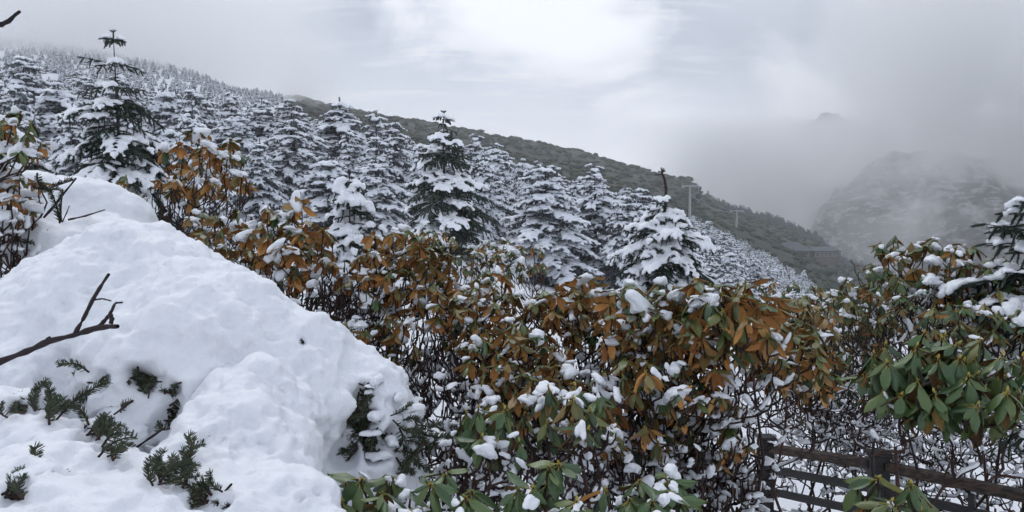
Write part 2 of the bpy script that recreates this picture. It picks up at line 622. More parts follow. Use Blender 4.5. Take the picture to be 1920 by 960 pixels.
def fir_meshes(name, H, R, seed, snow=0.75, near=False, lean=0.0, bare_top=0.0, first=0.08, spacing=None, twig=None, shape=0.75, droop=0.35, cap_size=1.0, needle='needle', snow_mat='snow', voxel=None):
    """Meshes (trunk, crown, snow) of one fir standing at the origin."""
    r = np.random.default_rng(seed)
    sp = spacing or H / 26.0
    tw = twig or H * 0.0075
    bx_p, bx_r, TW, CAPS = [], [], [], []
    h = H * first
    while h < H * 0.965:
        f = 1 - h / H
        rad = R * (f ** shape) * r.uniform(0.8, 1.18)
        topz = h > H * (1 - bare_top)
        nb = int(r.integers(5, 9)) if not topz else int(r.integers(3, 5))
        if f < 0.12:
            nb = 4
        a0 = r.uniform(0, 6.28)
        for b in range(nb):
            az = a0 + b * 2 * math.pi / nb + r.normal(0, 0.22)
            rr = rad * r.uniform(0.72, 1.2)
            rise = 0.34 * (1 - f) + 0.02 + (0.25 if topz else 0)
            dr = (droop + 0.25 * f) * r.uniform(0.7, 1.3)
            d = np.array([math.cos(az), math.sin(az), 0.0])
            h0 = h + r.normal(0, sp * (0.45 if not topz else 0.1))
            t = np.linspace(0, 1, 6)
            P = d[None] * (t * rr)[:, None]
            P[:, 2] = h0 + rr * (rise * t - dr * t ** 2 + 0.10 * t ** 4)
            P[:, 0] += lean * h0
            bx_p.append(P)
            bx_r.append(np.interp(t, [0, 1], [max(0.012 * rr + tw * 0.12, tw * 0.14), tw * 0.1]))
            # a wave of snow cover runs round the tree so that snow lies in pads
            load = fbm((math.cos(az) * 1.3 + seed, math.sin(az) * 1.3, h0 * 2.2 / (H * 0.16)), 2)
            snowy = r.random() < snow + load * 0.6 - (0.2 if topz else 0)
            nt = max(3, int(rr / (tw * (3.1 if not topz else 5.0))))
            ts = np.linspace(0.22, 1.0, nt) if not (topz and bare_top) else np.linspace(0.45, 1.0, 3)
            side = np.array([-d[1], d[0], 0.0])
            for q, tt in enumerate(ts):
                base = np.array([np.interp(tt, t, P[:, k]) for k in range(3)])
                slope = rise - 2 * dr * tt + 0.4 * tt ** 3
                for sg in ((1, -1) if tt < 0.99 else (0,)):
                    spread = 0.95 * sg * r.uniform(0.75, 1.2)
                    L = (rr * 0.42 * (1.08 - tt) + tw * 2.6) * r.uniform(0.75, 1.2)
                    L = min(L, rr * 0.5 + tw * 2)
                    dd = d * math.cos(spread) + side * math.sin(spread)
                    dd[2] = slope * 0.8 - 0.22 + r.normal(0, 0.12)
                    dd = dd / np.linalg.norm(dd)
                    TW.append((*base, *dd, L))
                    if r.random() < 0.75:
                        g = dd * 0.55 + np.array([0, 0, -0.75 - 0.3 * r.random()])
                        TW.append((*(base + dd * L * r.uniform(0.1, 0.6)), *g, L * r.uniform(0.5, 0.8) + tw))
                    if L > tw * 5:
                        for u in (0.45, 0.8):
                            e = dd * math.cos(0.8) + np.cross(dd, (0, 0, 1)) * math.sin(0.8) * r.choice((-1, 1))
                            e[2] -= 0.2
                            TW.append((*(base + dd * L * u), *e, L * 0.45))
                    if snowy and r.random() < 0.86 and tt > 0.2:
                        CAPS.append((*(base + dd * L * 0.52), *dd, L * r.uniform(0.42, 0.6), tw * r.uniform(0.9, 1.9), tw * r.uniform(0.7, 1.5)))
                        if tt > 0.55 and r.random() < 0.6:
                            g = dd * 0.6 + np.array([0, 0, -0.7])
                            CAPS.append((*(base + dd * L * 0.9 + g * L * 0.15), *g, L * r.uniform(0.25, 0.45), tw * r.uniform(0.6, 1.0), tw * r.uniform(0.5, 0.9)))
        h += sp * r.uniform(0.8, 1.25) * (1.7 if topz and bare_top else 1.0)
    # leader
    TW.append((lean * H * 0.95, 0, H * 0.95, 0, 0, 1, H * 0.05))
    TW.append((lean * H * 0.985, 0, H * 0.985, 0.6, 0.1, 0.5, H * 0.02))
    TW.append((lean * H * 0.985, 0, H * 0.985, -0.6, 0.1, 0.4, H * 0.02))
    TW, CAPS = np.array(TW), np.array(CAPS)
    tr = Acc()
    zz = np.linspace(-0.06 * H, H * 0.97, 9)
    P = np.stack([lean * zz, np.zeros(9), zz], 1)[None]
    tubes(tr, P, (H * 0.014 * (1 - np.clip(zz / H, 0, 1) * 0.92))[None], 8)
    bp, br = np.array(bx_p), np.array(bx_r)
    tubes(tr, bp, br, 4)
    cr = Acc()
    wdt = tw * (0.62 if not near else 0.8) * r.uniform(0.8, 1.25, len(TW))
    A = frames(TW[:, 3:6], np.stack([TW[:, 6], wdt, wdt * 0.8], 1), roll=r.uniform(0, 6, len(TW)) if near else None)
    if near:
        cr.add_many(BRUSH_V, BRUSH_F, A, TW[:, :3])
    else:
        cr.add_many(SP_V, SP_F, A, TW[:, :3])
    sn = Acc()
    if len(CAPS):
        A = frames(CAPS[:, 3:6], CAPS[:, 6:9] * np.array([1, cap_size, cap_size]))
        T = CAPS[:, :3] + np.array([0, 0, 1]) * (wdt.mean() * 0.55)
        jit = CAP_V
        sn.add_many(jit, CAP_F, A, T)
    vx = voxel or tw * 0.62
    sme = remesh(name + '_snow', np.concatenate(sn.v), np.concatenate(sn.f), vx, [M[snow_mat]], 1)
    rough_snow(sme, [(0.55 / tw, tw * 0.30), (1.6 / tw, tw * 0.16)], octaves=2)
    return (tr.mesh(name + '_trunk', [M['bark']]), cr.mesh(name + '_crown', [M[needle]], not near), sme)


def place_fir(meshes, label, loc, rot=0.0, scale=1.0, group='snow-covered firs on the slope', name='fir_tree', tilt=0.0):
    o = thing(name, label, 'fir tree', loc, group)
    o.rotation_euler = (tilt * 0.6, tilt, rot)
    o.scale = (scale, scale, scale) if np.isscalar(scale) else scale
    for nm, me in zip(('trunk', 'crown', 'snow'), meshes):
        c = link(nm, me, o)
        if nm == 'snow':
            c['kind'] = 'stuff'
    return o


PROTO = []
for i, (H, R, sn, shp, dr) in enumerate([(12, 2.9, 0.92, 0.60, 0.60), (13, 2.8, 1.0, 0.52, 0.72), (11, 3.2, 0.95, 0.66, 0.55), (14, 2.9, 0.84, 0.50, 0.65), (10, 2.9, 1.05, 0.58, 0.68), (12, 3.4, 0.86, 0.55, 0.55)]):
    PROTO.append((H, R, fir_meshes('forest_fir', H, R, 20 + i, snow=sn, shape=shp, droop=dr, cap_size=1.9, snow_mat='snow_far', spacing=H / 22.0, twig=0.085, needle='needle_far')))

# firs that can be told apart: apex pixel, distance, prototype, crown width in pixels, label
NAMED = [
    (638, 182, 72, 1, 135, 'tall snowy fir with a sharp tip standing against the dark ridge'),
    (612, 285, 50, 4, 150, 'low snow-heaped fir in front of the sharp-tipped tall fir'),
    (545, 188, 66, 3, 135, 'dark-sided snowy fir left of the sharp-tipped tall fir'),
    (490, 182, 84, 0, 115, 'pale snowy fir left of the dark-sided fir'),
    (706, 206, 80, 2, 110, 'snowy fir whose tip just reaches the bare ridge line'),
    (745, 226, 74, 5, 95, 'round-topped snowy fir just left of the large dark fir'),
    (705, 292, 46, 0, 130, 'snowy fir low in front of the round-topped fir'),
    (895, 250, 82, 3, 85, 'slim snowy fir right behind the large dark fir'),
    (928, 258, 86, 1, 95, 'snowy fir next to the slim fir behind the large dark fir'),
    (1022, 302, 52, 2, 165, 'broad white fir in the middle of the slope'),
    (985, 292, 90, 4, 80, 'snowy fir tip left behind the broad white fir'),
    (1088, 326, 84, 0, 80, 'snowy fir right behind the broad white fir'),
    (1118, 306, 58, 3, 105, 'narrow snowy fir with a bare trunk showing below'),
    (1204, 350, 62, 5, 105, 'short snowy fir behind the bare-leader fir'),
    (365, 162, 74, 2, 130, 'snowy fir right behind the spiky-topped near fir'),
    (318, 168, 92, 1, 100, 'snowy fir beside the thin stem of the spiky-topped fir'),
    (40, 104, 78, 5, 150, 'grey fir with a dark tip high at the left'),
    (112, 150, 62, 4, 170, 'bushy white fir at the left below the grey dark-tipped fir'),
    (8, 150, 58, 0, 130, 'snowy fir cut by the left edge of the view'),
    (440, 205, 70, 4, 120, 'snowy fir filling the gap above the brown-leaved bush'),
]
taken = []
for (px, py, d, k, wpx, lab) in NAMED:
    H, R, ms = PROTO[k]
    top = at(px, py, d)
    gz = ground(top.x, top.y)
    sc = max((top.z - gz) / H, 0.35)
    wx = 1.25 * wpx * d / FPX / (2 * R * 0.92)
    place_fir(ms, lab, (top.x, top.y, gz), random.uniform(0, 6), (wx, wx, sc), 'firs that stand out on the slope', tilt=random.uniform(-0.02, 0.02))
    taken.append((top.x, top.y, wx * R))

# the big dark fir in the middle, with broad snow pads
ms = fir_meshes('dark_fir', 11.5, 4.1, 91, snow=0.52, shape=0.82, droop=0.50, first=0.1, spacing=0.58, twig=0.095, cap_size=1.8)
top = at(832, 206, 40)
gz = ground(top.x, top.y)
place_fir(ms, 'large dark fir with thick white snow pads in the middle of the view', (top.x, top.y, gz), 0.6, (1, 1, (top.z - gz) / 11.5), 'firs that stand out on the slope')
taken.append((top.x, top.y, 3.0))

# forest individuals
cand = []
tries = 0
while len(cand) < 225 and tries < 20000:
    tries += 1
    px = random.uniform(-120, 1680)
    d = 46 * (260 / 46) ** (random.random() ** 0.8)
    if px > 540 and d > 210 or px <= 540 and d > 165:
        continue
    if px > 1300 and d < 90:
        continue
    p = at(px, 430, d)
    if any((p.x - a) ** 2 + (p.y - b) ** 2 < (0.8 * c + 1.1) ** 2 for a, b, c in taken):
        continue
    k = random.randrange(6)
    H, R, ms = PROTO[k]
    s = random.choice((random.uniform(0.5, 0.8), random.uniform(0.75, 1.12))) * (1.0 if px < 1250 else np.interp(px, [1250, 1500], [0.8, 0.5]))
    gz = ground(p.x, p.y)
    # keep the named tips and the bare ridge clear
    topz = gz + H * s
    py_top = 430 - (topz - 3.0) / d * FPX
    lim = np.interp(px, [-200, 450, 600, 800, 900, 1000, 1200, 1300, 1400, 1500, 1600, 1700], [60, 170, 222, 254, 268, 298, 352, 402, 440, 476, 518, 560])
    if py_top < lim:
        continue
    cand.append((px, d, p.x, p.y, gz, k, s))
    taken.append((p.x, p.y, R * s * 0.8))
for (px, d, x, y, gz, k, s) in cand:
    H, R, ms = PROTO[k]
    zone = [(120, 'at the far left of the slope'), (330, 'behind the spiky-topped near fir'), (520, 'above the brown-leaved bush at left'), (680, 'around the sharp-tipped tall fir'), (880, 'around the large dark fir'),
            (1070, 'around the broad white fir'), (1190, 'around the fir with the bare trunk'), (1290, 'behind the bare-leader fir'), (1390, 'between the two cable pylons'), (1900, 'right of the farther pylon')]
    zn = next(b_ for a_, b_ in zone if px < a_)
    row = 'front' if d < 75 else ('second' if d < 105 else ('third' if d < 145 else 'back'))
    siz = ('short' if s < 0.7 else 'tall') + (' broad' if H / R < 3.9 else ' slender')
    lab = siz + ' snowy fir in the ' + row + ' row ' + zn
    side = 'on the wooded slope'
    place_fir(ms, lab, (x, y, gz), random.uniform(0, 6), (s * random.uniform(1.05, 1.4), s * random.uniform(1.05, 1.4), s), 'forest firs ' + side)


# distant wood that reads as one mass
def low_fir(seed):
    r = np.random.default_rng(seed)
    a, b = Acc(), Acc()
    lev = 7
    for i in range(lev):
        f = i / lev
        z = 0.12 + 0.8 * f
        rad = 0.30 * (1 - f) ** 0.6
        n = 6 if f < 0.7 else 4
        az = np.arange(n) * 2 * math.pi / n + r.uniform(0, 6)
        D = np.stack([np.cos(az), np.sin(az), np.full(n, -0.35)], 1)
        T = np.tile([0, 0, z + 0.04], (n, 1))
        L = rad * r.uniform(0.75, 1.25, n)
        a.add_many(TETV, TETF, frames(D, np.stack([L, L * 0.42, L * 0.3], 1)), T)
        keep = r.random(n) < 0.85
        b.add_many(OCV, OCF, frames(D[keep], np.stack([L * 0.55, L * 0.36, L * 0.22], 1)[keep]), (T + D * (L * 0.62)[:, None] + (0, 0, 0.016))[keep])
    a.add_many(TETV, TETF, frames(np.array([[0, 0, 1.0]]), np.array([[0.12, 0.035, 0.035]])), np.array([[0, 0, 0.84]]))
    return (np.concatenate(a.v), np.concatenate(a.f)), (np.concatenate(b.v), np.concatenate(b.f))


TETV, TETF = spindle(4, ((0, 0.3), (0.6, 1.0), (1.0, 0.15)))
OCV, OCF = icosphere(1)
OCV = OCV[:]
LOW = [low_fir(i) for i in range(4)]
wood = Acc()
pts = [[], [], [], []]
cnt = 0
for _ in range(30000):
    px = random.uniform(-250, 1660)
    pass
    d = math.sqrt(random.uniform(150 ** 2, 470 ** 2)) if px < 560 else random.uniform(95, 330)
    p = at(px, 430, d)
    if px >= 500:
        lim = np.interp(px, [500, 600, 900, 1200, 1340, 1660], [470, 215, 225, 225, 265, 290])
        if d > lim + fbm((p.x * 0.02, p.y * 0.02, 1.0), 3) * 40:
            continue
    if cnt > 6800:
        break
    cnt += 1
    gz = ground(p.x, p.y)
    hgt = random.choice((random.uniform(2.2, 4.5), random.uniform(3.5, 8.0))) * float(np.interp(d, [180, 330], [1.0, 0.62])) * (1.0 if px < 1200 else np.interp(px, [1200, 1500], [0.9, 0.55]))
    pts[random.randrange(4)].append((p.x, p.y, gz - 0.4, hgt, random.uniform(0, 6)))
for k in range(4):
    q = np.array(pts[k])
    c, s_ = np.cos(q[:, 4]), np.sin(q[:, 4])
    z = np.zeros(len(q))
    A = np.stack([np.stack([c, -s_, z], 1), np.stack([s_, c, z], 1), np.stack([z, z, z + 1], 1)], 1) * q[:, 3][:, None, None] * np.array([1.15, 1.15, 1.0])[None, None, :]
    (va, fa), (vb, fb) = LOW[k]
    wood.add_many(va, fa, A, q[:, :3], 0)
    wood.add_many(vb, fb, A, q[:, :3], 1)
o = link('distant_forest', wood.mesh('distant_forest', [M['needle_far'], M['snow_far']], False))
tag(o, 'far snowy fir wood covering the upper slope', None, None, 'stuff')

# scrub and tiny trees along the dark ridge, clumps on the bare hill
CL_V, CL_F = icosphere(1)
hill = Acc()
T, S = [], []
for _ in range(2600):
    px = random.uniform(540, 1700)
    d = random.uniform(230, 715)
    p = at(px, 430, d)
    gz = ground(p.x, p.y)
    s = random.uniform(0.7, 2.0) * (1.0 + d / 700)
    T.append((p.x, p.y, gz)); S.append((s * random.uniform(1, 1.8), s, s * random.uniform(0.5, 0.9)))
for _ in range(420):
    px = random.uniform(560, 1660)
    p = at(px, 430, random.uniform(690, 706))
    s = random.choice((random.uniform(0.4, 1.0), random.uniform(0.7, 1.9)))
    T.append((p.x, p.y, ground(p.x, p.y))); S.append((s * random.uniform(1.0, 3.0), s, s * random.uniform(0.4, 0.9)))
T, S = np.array(T), np.array(S)
az = RNG.uniform(0, 6.28, len(T))
hill.add_many(CL_V + RNG.normal(0, 0.12, CL_V.shape), CL_F, frames(np.stack([np.cos(az), np.sin(az), az * 0], 1), S), T, 0)
q = []
for _ in range(420):
    px = random.uniform(1325, 1600) if random.random() < 0.8 else random.uniform(1600, 1800)
    p = at(px, 430, random.uniform(640, 712))
    q.append((p.x, p.y, ground(p.x, p.y) - 0.5, random.uniform(4, 9.5)))
q = np.array(q)
A = np.tile(np.eye(3) * np.array([1.3, 1.3, 1.0]), (len(q), 1, 1)) * q[:, 3][:, None, None]
hill.add_many(LOW[0][0][0], LOW[0][0][1], A, q[:, :3], 1)
M['scrub'] = mat_ramp('hill_scrub', [(0, (0.030, 0.040, 0.030)), (0.6, (0.045, 0.055, 0.036)), (1, (0.075, 0.078, 0.045))], 0.9, 0.08, 0.5)
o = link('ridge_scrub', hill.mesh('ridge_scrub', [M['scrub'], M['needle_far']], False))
tag(o, 'dark scrub and tiny trees covering the bare ridge', None, None, 'stuff')

# ------------------------------------------------------------------ near firs
# the spiky-topped fir at the left
ms = fir_meshes('spiky_fir', 3.0, 1.3, 131, snow=0.62, near=True, bare_top=0.36, first=0.06, spacing=0.2, twig=0.036, shape=0.85, droop=0.5, cap_size=1.5, lean=-0.03)
top = at(213, 56, 12)
place_fir(ms, 'near dark fir with a spiky bare leader above the snow heap at left', (top.x + 0.09, top.y, top.z - 3.0), 0.3, 1.0, 'young firs near the bushes')
ms = fir_meshes('heaped_fir', 2.2, 0.62, 133, snow=0.95, near=True, first=0.05, spacing=0.15, twig=0.036, shape=0.6, droop=0.55, cap_size=1.9)
top = at(655, 322, 11)
place_fir(ms, 'small fir heaped with snow behind the brown-leaved bush', (top.x, top.y, top.z - 2.2), 1.3, 1.0, 'young firs near the bushes')
ms = fir_meshes('leader_fir', 1.9, 1.25, 137, snow=0.85, near=True, first=0.04, spacing=0.14, twig=0.036, shape=0.55, droop=0.55, cap_size=1.7)
top = at(1245, 385, 13)
fo = place_fir(ms, 'squat snowy fir with a tall bare leader below the pylons', (top.x, top.y, top.z - 1.9), 2.0, 1.0, 'young firs near the bushes')
# its bare leader: a thin stem with a few short shoots at the top
ld = Acc()
lp = np.array([at(x, y, 13) - at(1245, 385, 13) + Vector((0, 0, 1.9)) for x, y in ((1245, 405), (1248, 380), (1249, 352), (1246, 336), (1241, 324))])
tubes(ld, lp[None], np.array([[0.028, 0.026, 0.024, 0.022, 0.02]]), 6)
fo.rotation_euler = (0, 0, 0)
D = np.array([[-1, 0.1, -0.05], [0.35, 0, 0.9], [-0.1, 0.1, 1], [0.7, 0.2, 0.5], [-0.8, 0, 0.3], [-1, 0, 0.3]])
B = np.array([lp[-1] + (0, 0, -0.03)] + [lp[-1]] * 4 + [lp[2]])
ld.add_many(BRUSH_V, BRUSH_F, frames(D, np.array([[0.13, .028, .028], [.09, .03, .03], [.1, .03, .03], [.08, .03, .03], [.07, .03, .03], [.05, .02, .02]])), B)
link('leader', ld.mesh('bare_leader', [M['stem']], False), fo)
ms = fir_meshes('edge_fir', 2.2, 0.95, 141, snow=0.6, near=True, first=0.62, spacing=0.15, twig=0.03, shape=0.6, droop=0.3, cap_size=1.3)
top = at(1940, 366, 5.2)
place_fir(ms, 'snow-padded fir cut by the right edge of the view', (top.x, top.y, top.z - 2.2), 0.5, 1.0, 'young firs near the bushes')
ms = fir_meshes('low_edge_fir', 2.0, 0.75, 143, snow=1.0, near=True, first=0.5, spacing=0.13, twig=0.026, shape=0.6, droop=0.5, cap_size=1.8)
top = at(2015, 500, 4.7)
place_fir(ms, 'low fir with bluish snowy boughs at the right edge below the tall one', (top.x, top.y, top.z - 2.0), 1.5, 1.0, 'young firs near the bushes')
ms = fir_meshes('left_edge_fir', 1.9, 0.62, 147, snow=0.85, near=True, first=0.05, spacing=0.15, twig=0.028, shape=0.65, droop=0.55, cap_size=1.7)
top = at(-5, 195, 5.4)
place_fir(ms, 'snow-draped fir cut by the left edge of the view', (top.x, top.y, top.z - 1.9), 0.9, 1.0, 'young firs near the bushes')


ICO2V, ICO2F = icosphere(3)


def heap(name, label, blobs, voxel, amps, dents=(), mat='snow_mound', smooth_it=6):
    """blobs: px, py, distance, half width px, half height px, half depth m."""
    Vs, Fs, n = [], [], 0
    for (px, py, d, rx, rz, ry) in blobs:
        c = np.array(at(px, py, d))
        Vs.append(ICO2V * np.array([rx * d / FPX, ry, rz * d / FPX]) + c)
        Fs.append(ICO2F + n)
        n += len(ICO2V)
    me = remesh(name, np.concatenate(Vs), np.concatenate(Fs), voxel, [M[mat]], smooth_it)
    rough_snow(me, amps, dents)
    return me


# ------------------------------------------------------------------ the snow mound at the left
MB = [(240, 712, 3.3, 275, 280, 0.55), (175, 645, 3.6, 160, 215, 0.5), (20, 800, 3.0, 220, 240, 0.5), (380, 760, 3.1, 260, 265, 0.5),
      (330, 590, 3.7, 150, 140, 0.4), (500, 700, 3.2, 105, 150, 0.35), (560, 760, 3.1, 150, 185, 0.42), (640, 830, 3.15, 160, 205, 0.42), (700, 790, 3.3, 95, 110, 0.3),
      (545, 900, 2.75, 95, 190, 0.35), (440, 960, 2.5, 180, 220, 0.40), (480, 860, 2.7, 120, 190, 0.35),
      (60, 860, 2.3, 75, 85, 0.18), (140, 905, 2.2, 140, 80, 0.22), (330, 930, 2.15, 190, 62, 0.25), (60, 950, 2.0, 160, 120, 0.25), (215, 830, 2.55, 75, 55, 0.14), (20, 765, 2.5, 50, 26, 0.12), (420, 1010, 2.1, 230, 120, 0.3), (150, 1030, 1.9, 260, 130, 0.3),
      (300, 1400, 2.9, 420, 560, 0.8), (560, 1300, 3.0, 180, 420, 0.45), (-150, 1010, 2.9, 260, 420, 0.8)]
# hollows, footprints and drip pits: pixel, radius and depth in metres
DENTPX = [(165, 517, 0.035, 0.022), (120, 565, 0.04, 0.024), (405, 655, 0.045, 0.035), (372, 640, 0.03, 0.02), (400, 730, 0.035, 0.025), (470, 790, 0.03, 0.025), (430, 600, 0.03, 0.02), (540, 700, 0.03, 0.02),
          (270, 720, 0.075, 0.08), (310, 750, 0.05, 0.09), (320, 795, 0.05, 0.08), (250, 705, 0.04, 0.06), (225, 785, 0.06, 0.05), (110, 780, 0.05, 0.08), (145, 750, 0.05, 0.08), (180, 718, 0.04, 0.06), (175, 820, 0.035, 0.07), (198, 852, 0.035, 0.07),
          (300, 900, 0.03, 0.045), (335, 882, 0.03, 0.045), (370, 930, 0.035, 0.05), (410, 938, 0.035, 0.05), (40, 768, 0.04, 0.06), (20, 928, 0.035, 0.05), (374, 822, 0.018, 0.03), (570, 636, 0.018, 0.03),
          (682, 735, 0.05, 0.08), (690, 775, 0.05, 0.09), (672, 810, 0.06, 0.10), (705, 840, 0.06, 0.10), (738, 818, 0.04, 0.08), (765, 842, 0.04, 0.08), (790, 845, 0.04, 0.07), (650, 855, 0.05, 0.09), (612, 835, 0.04, 0.06)]
Vs, Fs, n = [], [], 0
for (px, py, d, rx, rz, ry) in MB:
    Vs.append(ICO2V * np.array([rx * d / FPX, ry, rz * d / FPX]) + np.array(at(px, py, d)))
    Fs.append(ICO2F + n)
    n += len(ICO2V)
mme = remesh('snow_mound', np.concatenate(Vs), np.concatenate(Fs), 0.0135, [M['snow_mound']], 3)


def mound_tree():
    mme.calc_loop_triangles()
    mt = np.zeros(len(mme.loop_triangles) * 3, np.int32)
    mme.loop_triangles.foreach_get('vertices', mt)
    return BVHTree.FromPolygons([tuple(v) for v in co_array(mme)], [tuple(q) for q in mt.reshape(-1, 3)])


rough_snow(mme, [(1.8, 0.045), (5.0, 0.030)])
MBVH = mound_tree()
rp_ = random.Random(11)
for _ in range(150):
    DENTPX.append((rp_.uniform(20, 800), rp_.uniform(440, 950), rp_.uniform(0.010, 0.030), rp_.uniform(0.006, 0.020)))
DENT = []
for (px, py, r_, dep) in DENTPX:
    hit = MBVH.ray_cast(CAM, (at(px, py, 1.0) - CAM).normalized())[0]
    if hit is not None:
        DENT.append((hit, r_, dep))
rough_snow(mme, [(14.0, 0.014), (42.0, 0.007)], DENT)
base = at(300, 960, 3.0)
mound = thing('snow_mound', 'big smooth snow mound burying a low fir at the left foreground', 'snow mound', (base.x, base.y, ground(base.x, base.y)))
mo = link('snow', mme, mound)
mo.location = -Vector(mound.location)
bpy.context.view_layer.update()
MBVH = mound_tree()


def on_mound(px, py):
    d = (at(px, py, 1.0) - CAM).normalized()
    h = MBVH.ray_cast(CAM, d)
    if h[0] is None:
        p = at(px, py, 2.9)
        return p, Vector((0, -1, 0))
    return h[0], h[1]


# ------------------------------------------------------------------ fir sprigs poking out of the mound
def sprig_mesh(L, seed, needles=90, nl=0.024):
    r = np.random.default_rng(seed)
    a = Acc()
    t = np.linspace(0, 1, 5)
    P = np.stack([t * L, 0.02 * np.sin(t * 3) * r.choice((-1, 1)), 0.05 * L * np.sin(t * 2.5)], 1)
    tubes(a, P[None], np.interp(t, [0, 1], [0.0042, 0.0022])[None], 5, 1)
    x = r.uniform(0.08, 1.0, needles)
    ang = r.normal(0, 0.75, needles) + np.where(r.random(needles) < 0.5, 0.2, math.pi - 0.2)
    b = np.stack([np.interp(x, t, P[:, k]) for k in range(3)], 1)
    D = np.stack([np.full(needles, 0.75), np.cos(ang), np.abs(np.sin(ang)) * 0.8 + 0.15], 1)
    ln = nl * r.uniform(0.75, 1.15, needles) * np.where(x > 0.93, 0.8, 1)
    V, F = spindle(3, ((0, 0.7), (0.6, 1.0), (1.0, 0.5)))
    a.add_many(V, F, frames(D, np.stack([ln, np.full(needles, 0.0017), np.full(needles, 0.0012)], 1)), b, 0)
    return a.mesh('fir_sprig', [M['sprig'], M['stem']], False)


M['sprig'] = mat_ramp('sprig_needles', [(0, (0.020, 0.034, 0.020)), (0.5, (0.042, 0.058, 0.028)), (1, (0.085, 0.092, 0.040))], 0.45, 0.35, 40.0)
SPRIGS = [sprig_mesh(0.15, 1), sprig_mesh(0.11, 2), sprig_mesh(0.20, 3, 130), sprig_mesh(0.08, 4, 60), sprig_mesh(0.13, 5, 40)]


def frame4(p, x, z, s=1.0):
    x = Vector(x).normalized()
    z = Vector(z)
    y = z.cross(x)
    if y.length < 1e-4:
        y = Vector((0, 1, 0))
    y.normalize()
    z = x.cross(y)
    m = Matrix((x * s, y * s, z * s)).transposed().to_4x4()
    m.translation = p
    return m


def put_sprig(k, px, py, ex, ey, s=1.0, sink=-0.012, out=0.8):
    """From pixel (px,py) pointing on screen towards (ex,ey), leaning a little out of the snow."""
    p, n = on_mound(px, py)
    d = (p - CAM).length
    q = at(ex, ey, d)
    x = (q - p).normalized() + n * out
    m = frame4(p - n * sink, x, n, s)
    m.translation -= Vector(mound.location)
    link('fir_sprig', SPRIGS[k], mound, mat4=m)


for a_ in [(2, 100, 790, 190, 705, 1.0), (0, 130, 770, 100, 745, 0.9), (0, 150, 760, 120, 735, 0.9), (4, 160, 735, 195, 700, 0.8), (1, 90, 800, 70, 830, 1.0), (0, 170, 800, 195, 850, 1.0), (1, 160, 815, 150, 850, 0.9),
           (1, 185, 830, 200, 862, 0.9), (0, 320, 785, 325, 715, 1.0), (1, 315, 760, 345, 720, 1.0), (1, 325, 740, 352, 726, 0.8), (0, 318, 800, 300, 775, 0.9), (0, 245, 712, 285, 735, 0.9), (1, 260, 715, 300, 705, 0.9),
           (0, 285, 735, 310, 700, 0.9), (3, 570, 640, 572, 604, 1.0), (3, 572, 645, 566, 606, 0.9), (3, 374, 830, 378, 805, 0.7), (3, 376, 830, 370, 808, 0.6), (0, 290, 912, 325, 895, 0.8), (1, 300, 905, 340, 870, 0.8), (3, 330, 895, 340, 870, 0.8),
           (0, 400, 930, 430, 945, 0.9), (1, 395, 940, 425, 950, 0.9), (1, 360, 925, 350, 945, 0.9), (0, 345, 920, 380, 930, 0.9), (1, 420, 925, 435, 908, 0.7), (1, 20, 760, 55, 770, 0.9), (0, 45, 770, 10, 775, 0.9), (1, 60, 765, 40, 785, 0.9),
           (1, 8, 930, 40, 940, 0.9), (1, 30, 925, 10, 945, 0.9), (4, 180, 860, 240, 855, 0.9), (3, 225, 775, 248, 755, 0.7)]:
    put_sprig(*a_)
for (xa, ya, xb, yb, n_, wv) in [(85, 800, 190, 705, 20, 14), (150, 795, 205, 862, 14, 8), (240, 705, 345, 735, 16, 12), (315, 720, 325, 800, 14, 12), (275, 915, 350, 880, 10, 8), (345, 930, 440, 945, 14, 10), (5, 770, 70, 775, 10, 8), (0, 925, 50, 935, 8, 6)]:
    for i in range(n_):
        k_ = random.random()
        px_, py_ = xa + (xb - xa) * k_ + random.gauss(0, wv), ya + (yb - ya) * k_ + random.gauss(0, wv)
        an = random.uniform(0, 6.28)
        put_sprig(random.choice((0, 1, 3)), px_, py_, px_ + 30 * math.cos(an), py_ + 30 * math.sin(an), random.uniform(0.6, 1.05), -0.012, random.uniform(0.3, 0.9))
# the dark pocket of boughs at the mound's right side
rr_ = random.Random(5)
for i in range(100):
    if i % 2:
        px, py = rr_.uniform(660, 720), rr_.uniform(715, 850)
        px = px * 0.6 + (655 + (py - 715) * 0.35) * 0.4
    else:
        px, py = rr_.uniform(665, 798), rr_.uniform(785, 862)
    put_sprig(rr_.choice((0, 1, 3)), px, py, px + rr_.uniform(-25, 30), py + rr_.uniform(5, 45), rr_.uniform(0.7, 1.1), -0.015, rr_.uniform(0.4, 0.9))
SNOWY = [(rr_.uniform(655, 800), rr_.uniform(720, 865), rr_.uniform(0.02, 0.05)) for _ in range(12)]
SNOW_LATER = SNOWY
# bare twig ends sticking out of the snow
def stick(name, pts, r0, r1, parent=None, d=None, mat='stem', knots=True):
    P = np.array([at(x, y, dd) for x, y, dd in pts])
    t = np.linspace(0, 1, len(P))
    tt = np.linspace(0, 1, len(P) * 3)
    Q = np.stack([np.interp(tt, t, P[:, k]) for k in range(3)], 1)
    R = np.interp(tt, [0, 1], [r0, r1])
    if knots:
        R = R * (1 + 0.22 * np.random.default_rng(len(pts) + abs(int(pts[0][0]))).normal(0, 1, len(R)).clip(-1, 1.5))
    a = Acc()
    off = np.array(parent.location) if parent is not None else np.zeros(3)
    tubes(a, (Q - off)[None], R[None], 7)
    me = a.mesh(name, [M[mat]])
    return link(name, me, parent)


